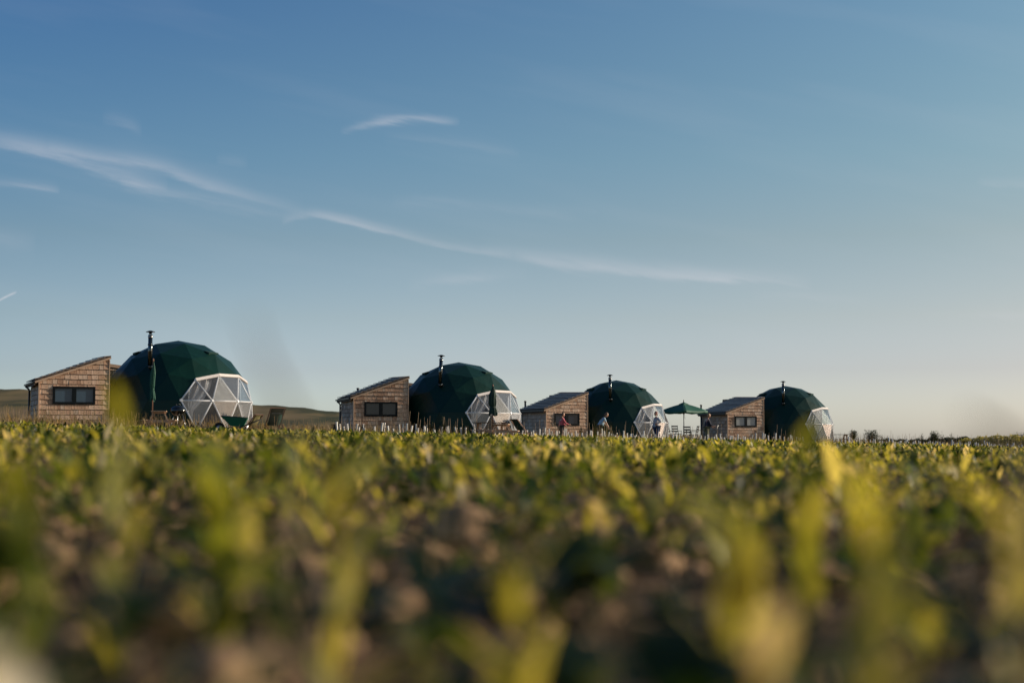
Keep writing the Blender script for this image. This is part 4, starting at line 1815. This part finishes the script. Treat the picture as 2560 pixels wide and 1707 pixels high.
# stems of the near crop, dead stalks on the soil
def stalks(name, x, y, z, dirx, diry, dirz, L, rad, mat, kind='stuff', tint=None):
    n = len(x)
    p0 = np.stack([x, y, z], 1)
    d = np.stack([dirx, diry, dirz], 1)
    d /= np.linalg.norm(d, axis=1)[:, None]
    p1 = p0 + d * L[:, None]
    ref = np.tile(np.array([.3, .9, .31]), (n, 1))
    s = np.cross(d, ref)
    s /= np.linalg.norm(s, axis=1)[:, None]
    t = np.cross(d, s)
    vs = np.zeros((n, 6, 3))
    for i in range(3):
        a = 2 * math.pi * i / 3
        o = (s * math.cos(a) + t * math.sin(a)) * rad[:, None]
        vs[:, i] = p0 + o
        vs[:, 3 + i] = p1 + o * .6
    q = np.array([[0, 1, 4, 3], [1, 2, 5, 4], [2, 0, 3, 5]])
    f = (np.arange(n) * 6)[:, None, None] + q[None]
    tt = None if tint is None else np.repeat(tint, 6)
    o = fast_mesh(name, vs.reshape(-1, 3), f.reshape(-1, 4), mat, tint=tt)
    tag(o, kind=kind)
    return o


x, y = scatter(10**6, .7, 9, 60)
n = len(x)
o = stalks('crop_stems', x, y, ground(x, y), rng.normal(0, .5, n), rng.normal(0, .5, n), np.full(n, .9), rng.uniform(.04, .2, n), rng.uniform(.0015, .004, n), M['grass'], tint=rng.uniform(.2, 1, n))
tag(o, 'thin stems among the field crop')
x, y = scatter(10**6, .7, 8, 90)
n = len(x)
o = stalks('dry_straw', x, y, ground(x, y) + rng.uniform(.005, .03, n), rng.normal(0, 1, n), rng.normal(0, 1, n), rng.normal(.1, .15, n), rng.uniform(.04, .16, n), rng.uniform(.001, .003, n), M['drystalk'])
tag(o, 'dry straw lying on the bare soil')

# soil clods
ico = bmesh.new()
bmesh.ops.create_icosphere(ico, subdivisions=2, radius=1)
iv = np.array([v.co[:] for v in ico.verts])
iF = np.array([[v.index for v in f.verts] for f in ico.faces])
ico.free()
x, y = scatter(10**6, .6, 9, 60)
n = len(x)
s = rng.gamma(2.0, .008, n) + .005
noise = 1 + .28 * np.sin(iv @ rng.normal(0, 3, (3, n))).T[:, :, None] + rng.normal(0, .06, (n, len(iv), 1))
vv = iv[None] * noise * s[:, None, None] * np.array([1.15, 1.1, .75])
vv += np.stack([x, y, ground(x, y) + lumps(x, y) + s * .25], 1)[:, None, :]
ff = (np.arange(n) * len(iv))[:, None, None] + iF[None]
o = fast_mesh('soil_clods', vv.reshape(-1, 3), ff.reshape(-1, 3), M['clod'])
tag(o, 'brown soil clods between the crop plants', kind='stuff')

# rough grass between the crop and the camp and round the domes
def in_band(x, y, lo, hi):
    q = y - SL * x
    return (q > ROWC - lo) & (q < ROWC + hi)


def blades(name, n, lo, hi, hmin, hmax, wmin, wmax, tmin, tmax, label, ymin=38, ymax=135, lean=.35):
    y = np.sqrt(rng.uniform(ymin**2, ymax**2, n))
    x = rng.uniform(-1, 1, n) * (.44 * y)
    k = in_band(x, y, lo, hi)
    for u in UNITS:
        k &= ((x - u[0])**2 + (y - u[1])**2) > 3.05**2
        cx, cy = loc_in(u, -4.263, -4.037)
        th = u[2] + CTH
        lx = (x - cx) * math.cos(th) + (y - cy) * math.sin(th)
        ly = -(x - cx) * math.sin(th) + (y - cy) * math.cos(th)
        k &= ~((lx > -.05) & (lx < CW + .05) & (ly > -.05) & (ly < CL + .05))
    x, y = x[k], y[k]
    n = len(x)
    cl = .5 + .5 * np.sin(x * 1.3 + np.sin(y * .9) * 2) * np.sin(y * 1.1 + x * .5)
    hgt = rng.uniform(hmin, hmax, n) * (.55 + .6 * cl)
    az = rng.uniform(0, 2 * np.pi, n)
    base = np.stack([x, y, ground(x, y) - .01], 1)
    v, f, t = leaves(base, az, rng.normal(1.45, lean * .4, n), hgt, rng.uniform(wmin, wmax, n), rng.uniform(0, lean * 2, n), rng.uniform(tmin, tmax, n), 2, .1)
    o = fast_mesh(name, v, f, M['grass'], tint=t)
    tag(o, label, kind='stuff')
    return o


blades('rough_grass', 90000, 11, 12, .10, .34, .012, .03, .05, .75, 'rough green and yellow grass round the domes and cabins')
blades('rough_grass', 26000, 11, 60, .25, .55, .02, .05, .4, 1.0, 'pale dry grass beyond the crop', ymin=45, ymax=190)


def tall_stalks(n, pxa, pxb, offa, offb, h0, h1, label, tmin=.6):
    px = rng.uniform(pxa, pxb, n)
    off = rng.uniform(offa, offb, n)
    aa = (px - 1280) / F
    y = (ROWC - off) / (1 - SL * aa)
    x = aa * y
    o = stalks('dry_grass_stalks', x, y, ground(x, y), rng.normal(0, .12, n), rng.normal(0, .12, n), np.ones(n), rng.uniform(h0, h1, n), rng.uniform(.004, .009, n), M['grass'], tint=rng.uniform(tmin, 1, n))
    tag(o, label)
    # seed heads
    m = n // 2
    v, f, t = leaves(np.stack([x[:m], y[:m], ground(x[:m], y[:m]) + h0 * .75], 1), rng.uniform(0, 6.28, m), rng.normal(1.35, .2, m), rng.uniform(.15, .35, m), rng.uniform(.03, .06, m), rng.uniform(.3, 1.6, m), rng.uniform(.6, 1, m), 3, .2)
    o = fast_mesh('seed_heads', v, f, M['grass'], tint=t)
    tag(o, label.replace('stalks', 'seed heads'), kind='stuff')


tall_stalks(520, -60, 290, 2.0, 6.5, .25, .85, 'dry grass stalks at the foot of the cabin by the largest dome')
tall_stalks(420, 290, 640, 2.0, 7.5, .30, .75, 'dry grass stalks before the largest dome')
tall_stalks(300, 630, 1000, 1.5, 7.5, .25, .75, 'dry grass stalks before the second cabin')
tall_stalks(260, 1000, 1480, 2.0, 7.5, .25, .7, 'dry grass stalks before the second dome and third cabin')
tall_stalks(320, 1480, 2080, 2.0, 7.5, .25, .65, 'dry grass stalks before the third and fourth domes')
tall_stalks(700, 2080, 2620, -6, 9, .25, .9, 'dry grass stalks in the open field on the right', .3)


# leafy bushes on the right skyline
def bush(px, Y, wpx, ytop, ybot, label, dense=700, spiky=False, seed=0, group='bushes on the skyline'):
    rr = np.random.default_rng(seed + 100)
    x = at(px, Y)
    g = gz(x, Y)
    r = thing('bush', (x, Y, g), 0, label, 'bush', group)
    hw = wpx / F * Y / 2
    zt = max(.25, zat(ytop, Y) - g)
    n = dense
    nb = 9
    # twigs
    bm = bmesh.new()
    tips = []
    for k in range(nb):
        a = rr.uniform(0, 6.28)
        q = rr.uniform(.1, 1)
        tip = Vector((hw * q * math.cos(a), hw * q * math.sin(a), zt * rr.uniform(.6, 1.0)))
        bar(bm, (tip.x * .2, tip.y * .2, 0), tip, .018, .006, 5)
        tips.append(tip)
    mesh_obj('stems', bm, M['twig'], r)
    c = rr.integers(0, nb, n)
    tipa = np.array([t[:] for t in tips])
    sp = .16 if spiky else .3
    p = tipa[c] * rr.uniform(.45 if not spiky else .3, 1.0, n)[:, None] + rr.normal(0, 1, (n, 3)) * np.array([hw * sp, hw * sp, zt * .11])
    p[:, 2] = np.clip(p[:, 2], 0.02, zt * 1.02)
    v, f, t = leaves(p, rr.uniform(0, 6.28, n), rr.uniform(-.3, 1.4, n), rr.uniform(.05, .12, n), rr.uniform(.02, .05, n), rr.uniform(0, 1, n), np.clip(rr.normal(.4, .25, n), 0, 1), 2, .2)
    o = fast_mesh('foliage', v, f, M['bush'], r, tint=t)
    o['kind'] = 'stuff'


bush(2131, 106, 22, 1078, 1096, 'small round dark bush first to the right of the smallest dome', 1800, seed=1)
bush(2176, 104, 36, 1077, 1098, 'wide dark bush second to the right of the smallest dome', 2400, seed=2)
bush(2207, 108, 22, 1086, 1100, 'low reddish scrub right of the wide dark bush', 300, True, seed=3)
bush(2300, 112, 26, 1083, 1100, 'thin twiggy bush left of the dense one on the skyline', 200, True, seed=4)
bush(2336, 110, 28, 1079, 1100, 'dense dark bush in the middle of the open skyline', 2400, seed=5)
bush(2352, 114, 18, 1081, 1100, 'open bush touching the dense one on its right side', 240, True, seed=6)
bush(2375, 112, 24, 1081, 1100, 'thin twiggy bush with bare tips left of the long hedge', 220, True, seed=7)
bush(2393, 118, 14, 1090, 1102, 'smallest twiggy bush where the long hedge begins', 140, True, seed=8)
bush(2550, 112, 40, 1082, 1104, 'dark bush at the right edge of the photo beyond the olive mound', 2400, seed=9)


def hedge(px0, px1, Y, ytops, label, n, tmean):
    xs = np.array([at(p, Y) for p in np.linspace(px0, px1, len(ytops))])
    zs = np.array([zat(t, Y) for t in ytops])
    x0, x1 = xs[0], xs[-1]
    r = thing('hedge', ((x0 + x1) / 2, Y, gz((x0 + x1) / 2, Y)), 0, label, 'hedge')
    gx_, gz_ = (x0 + x1) / 2, gz((x0 + x1) / 2, Y)
    x = rng.uniform(x0, x1, n)
    top = np.interp(x, xs, zs) - gz_ + .06 * np.sin(x * 5) + .04 * np.sin(x * 13)
    d = rng.uniform(-1, 1, n)
    z = top * np.sqrt(1 - np.abs(d) ** 2 * .8) * rng.uniform(.25, 1, n) ** .45
    p = np.stack([x - gx_, d * 1.0, z], 1)
    v, f, t = leaves(p, rng.uniform(0, 6.28, n), rng.uniform(-.3, 1.4, n), rng.uniform(.08, .16, n), rng.uniform(.04, .08, n), rng.uniform(0, 1, n), np.clip(rng.normal(tmean, .2, n), 0, 1), 2, .2)
    o = fast_mesh('foliage', v, f, M['bush'] if tmean < .6 else M['crop'], r, tint=t)
    o['kind'] = 'stuff'
    bm = bmesh.new()
    for k in range(24):
        xx = rng.uniform(x0, x1) - gx_
        bar(bm, (xx, 0, 0), (xx + rng.uniform(-.2, .2), rng.uniform(-.4, .4), float(np.interp(xx + gx_, xs, zs)) - gz_), .02, .006, 5)
    mesh_obj('stems', bm, M['twig'], r)


hedge(2215, 2420, 116, [1101, 1100, 1100, 1098, 1096, 1095, 1093], 'long low dark hedge on the skyline at the right', 9000, .25)
hedge(2400, 2600, 108, [1100, 1095, 1091, 1089, 1089, 1092, 1097], 'olive green mound of scrub at the right end of the skyline', 9000, .62)
hedge(2080, 2240, 120, [1101, 1100, 1101, 1099, 1100], 'faint low strip of scrub under the two small bushes', 3500, .4)

# green weeds before the second dome
for k, (px, Y, wpx, yt) in enumerate(((1112, 61.5, 24, 1046), (1078, 61, 20, 1056), (1485, 72, 14, 1046), (1452, 71, 12, 1066))):
    bush(px, Y, wpx, yt, 1080, ['tall green weed clump before the dark side of the second dome', 'short green weed clump at the second dome, left of the taller one',
         'spindly weed between the third cabin and the bending person', 'short weed at the corner of the third cabin'][k], 260, True, 20 + k, 'weed clumps before the domes')


# ================================================================== single plants close to the lens
def near_plant(name, px, Y, ytop, nl, label, tint, wide=.035, spread=.5, erect=1.2, seed=0, lmin=.07, lmax=.12):
    rr = np.random.default_rng(500 + seed)
    x = at(px, Y)
    g = gz(x, Y)
    r = thing(name, (x, Y, g), 0, label, 'plant', 'crop plants close to the lens')
    hgt = zat(ytop, Y) - g
    bm = bmesh.new()
    path_tube(bm, [(0, 0, -.01), (.004, .002, hgt * .5), (-.003, 0, hgt * .92)], .003, 6)
    st = mesh_obj('stem', bm, M['crop'], r, True)
    at_ = st.data.attributes.new('tint', 'FLOAT', 'POINT')
    at_.data.foreach_set('value', np.full(len(st.data.vertices), tint, dtype=np.float32))
    for k in range(nl):
        t = (k + .6) / nl
        L = rr.uniform(lmin, lmax)
        zb = max(.005, hgt * t - L * .65)
        v, f, tt = leaves(np.array([[0, 0, zb]]), np.array([rr.uniform(0, 6.28)]), np.array([erect + rr.normal(0, .2)]), np.array([L]), np.array([wide * rr.uniform(.8, 1.2)]), np.array([rr.uniform(0, spread)]), np.array([np.clip(tint + rr.normal(0, .06), 0, 1)]), 6, .25)
        fast_mesh('leaf', v, f, M['crop'], r, tint=tt, smooth=True)


near_plant('crop_plant', 312, 1.75, 958, 7, 'tall blurred yellow-green plant overlapping the foot of the largest dome', .62, .026, seed=1)
near_plant('crop_plant', 845, 1.6, 1095, 8, 'pale upright blurred plant left of the middle of the field', .78, .032, seed=2)
near_plant('crop_plant', 1292, 1.35, 1282, 6, 'upright yellow-green blurred plant below the middle of the photo', .72, .03, seed=3)
near_plant('crop_plant', 1835, 1.5, 1185, 8, 'broad yellow blurred plant right of the middle of the field', .68, .05, seed=4)
near_plant('crop_plant', 2165, 1.15, 1180, 7, 'largest bright yellow blurred plant in the right of the foreground', .72, .038, seed=5)
near_plant('crop_plant', 1905, .95, 1500, 5, 'pale whitish blurred leaf low in the right foreground', .97, .03, seed=6, lmin=.04, lmax=.06)  # whitish tint puts the glint on this leaf into its colour
near_plant('crop_plant', 2530, 1.3, 1130, 7, 'pale blurred plant at the right edge of the foreground', .8, .03, seed=7)
near_plant('crop_plant', 560, 1.9, 1100, 7, 'bright green blurred plant between the pale upright plant and the tall one', .5, .05, seed=8)
near_plant('crop_plant', 2010, 2.3, 1030, 6, 'olive blurred plant rising before the clear panes of the smallest dome', .6, .05, seed=9)
near_plant('crop_plant', 1510, 2.6, 1030, 2, 'slim yellow blurred leaf beside the bending person', .68, .018, seed=10, erect=1.5)
near_plant('crop_plant', 60, 1.6, 1120, 7, 'green blurred plant in the left corner of the field', .45, .04, seed=11)


for k_, (px_, Y_, yt_, lab_) in enumerate((
        (250, 1.02, 1440, 'dark green broad-leaved plant low in the left foreground'),
        (330, 1.45, 1270, 'dark green broad-leaved plant above the low one on the left'),
        (1700, 1.15, 1330, 'dark green broad-leaved plant left of the pale whitish blurred leaf'),
        (2380, 1.25, 1300, 'dark green broad-leaved plant right of the largest bright yellow plant'),
        (2060, 1.0, 1480, 'dark green broad-leaved plant low between the whitish leaf and the right edge'),
        (1080, 1.7, 1210, 'dark green broad-leaved plant near the middle of the field'),
        (520, 2.2, 1190, 'dark green broad-leaved plant below the bright green blurred one'))):
    near_plant('broad_leaved_plant', px_, Y_, yt_, 11, lab_, .10, .062, .9, .45, seed=40 + k_, lmin=.08, lmax=.13)


def bent_stem(pts, Y, rad, label, seed):
    P3 = [Vector((at(px, Y), Y, zat(py, Y))) for px, py in pts]
    g = gz(P3[-1].x, Y)
    base = Vector((P3[-1].x, Y, g))
    r = thing('grass_stem', tuple(base), 0, label, 'grass stem', 'thin stems crossing the sky close to the lens')
    bm = bmesh.new()
    loc = [p - base for p in P3] + [Vector((0, 0, 0))]
    for i, (a, b) in enumerate(zip(loc[:-1], loc[1:])):
        bar(bm, a, b, rad * (.4 + .6 * min(1, (i + .5) / 2)), rad * (.4 + .6 * min(1, (i + 1) / 2)), 6)
    mesh_obj('stem', bm, M['drystem'], r, True)


M['drystem'] = plain('brown_stem', (.16, .12, .08), .8)
bent_stem([(622, 800), (650, 880), (680, 940), (715, 1000), (750, 1080)], 1.0, .0027, 'faint brown stem leaning before the sky right of the largest dome', 1)
bent_stem([(2418, 1040), (2455, 1062), (2500, 1085), (2560, 1140)], .95, .0042, 'faint brown stem arching before the sky above the olive mound', 2)
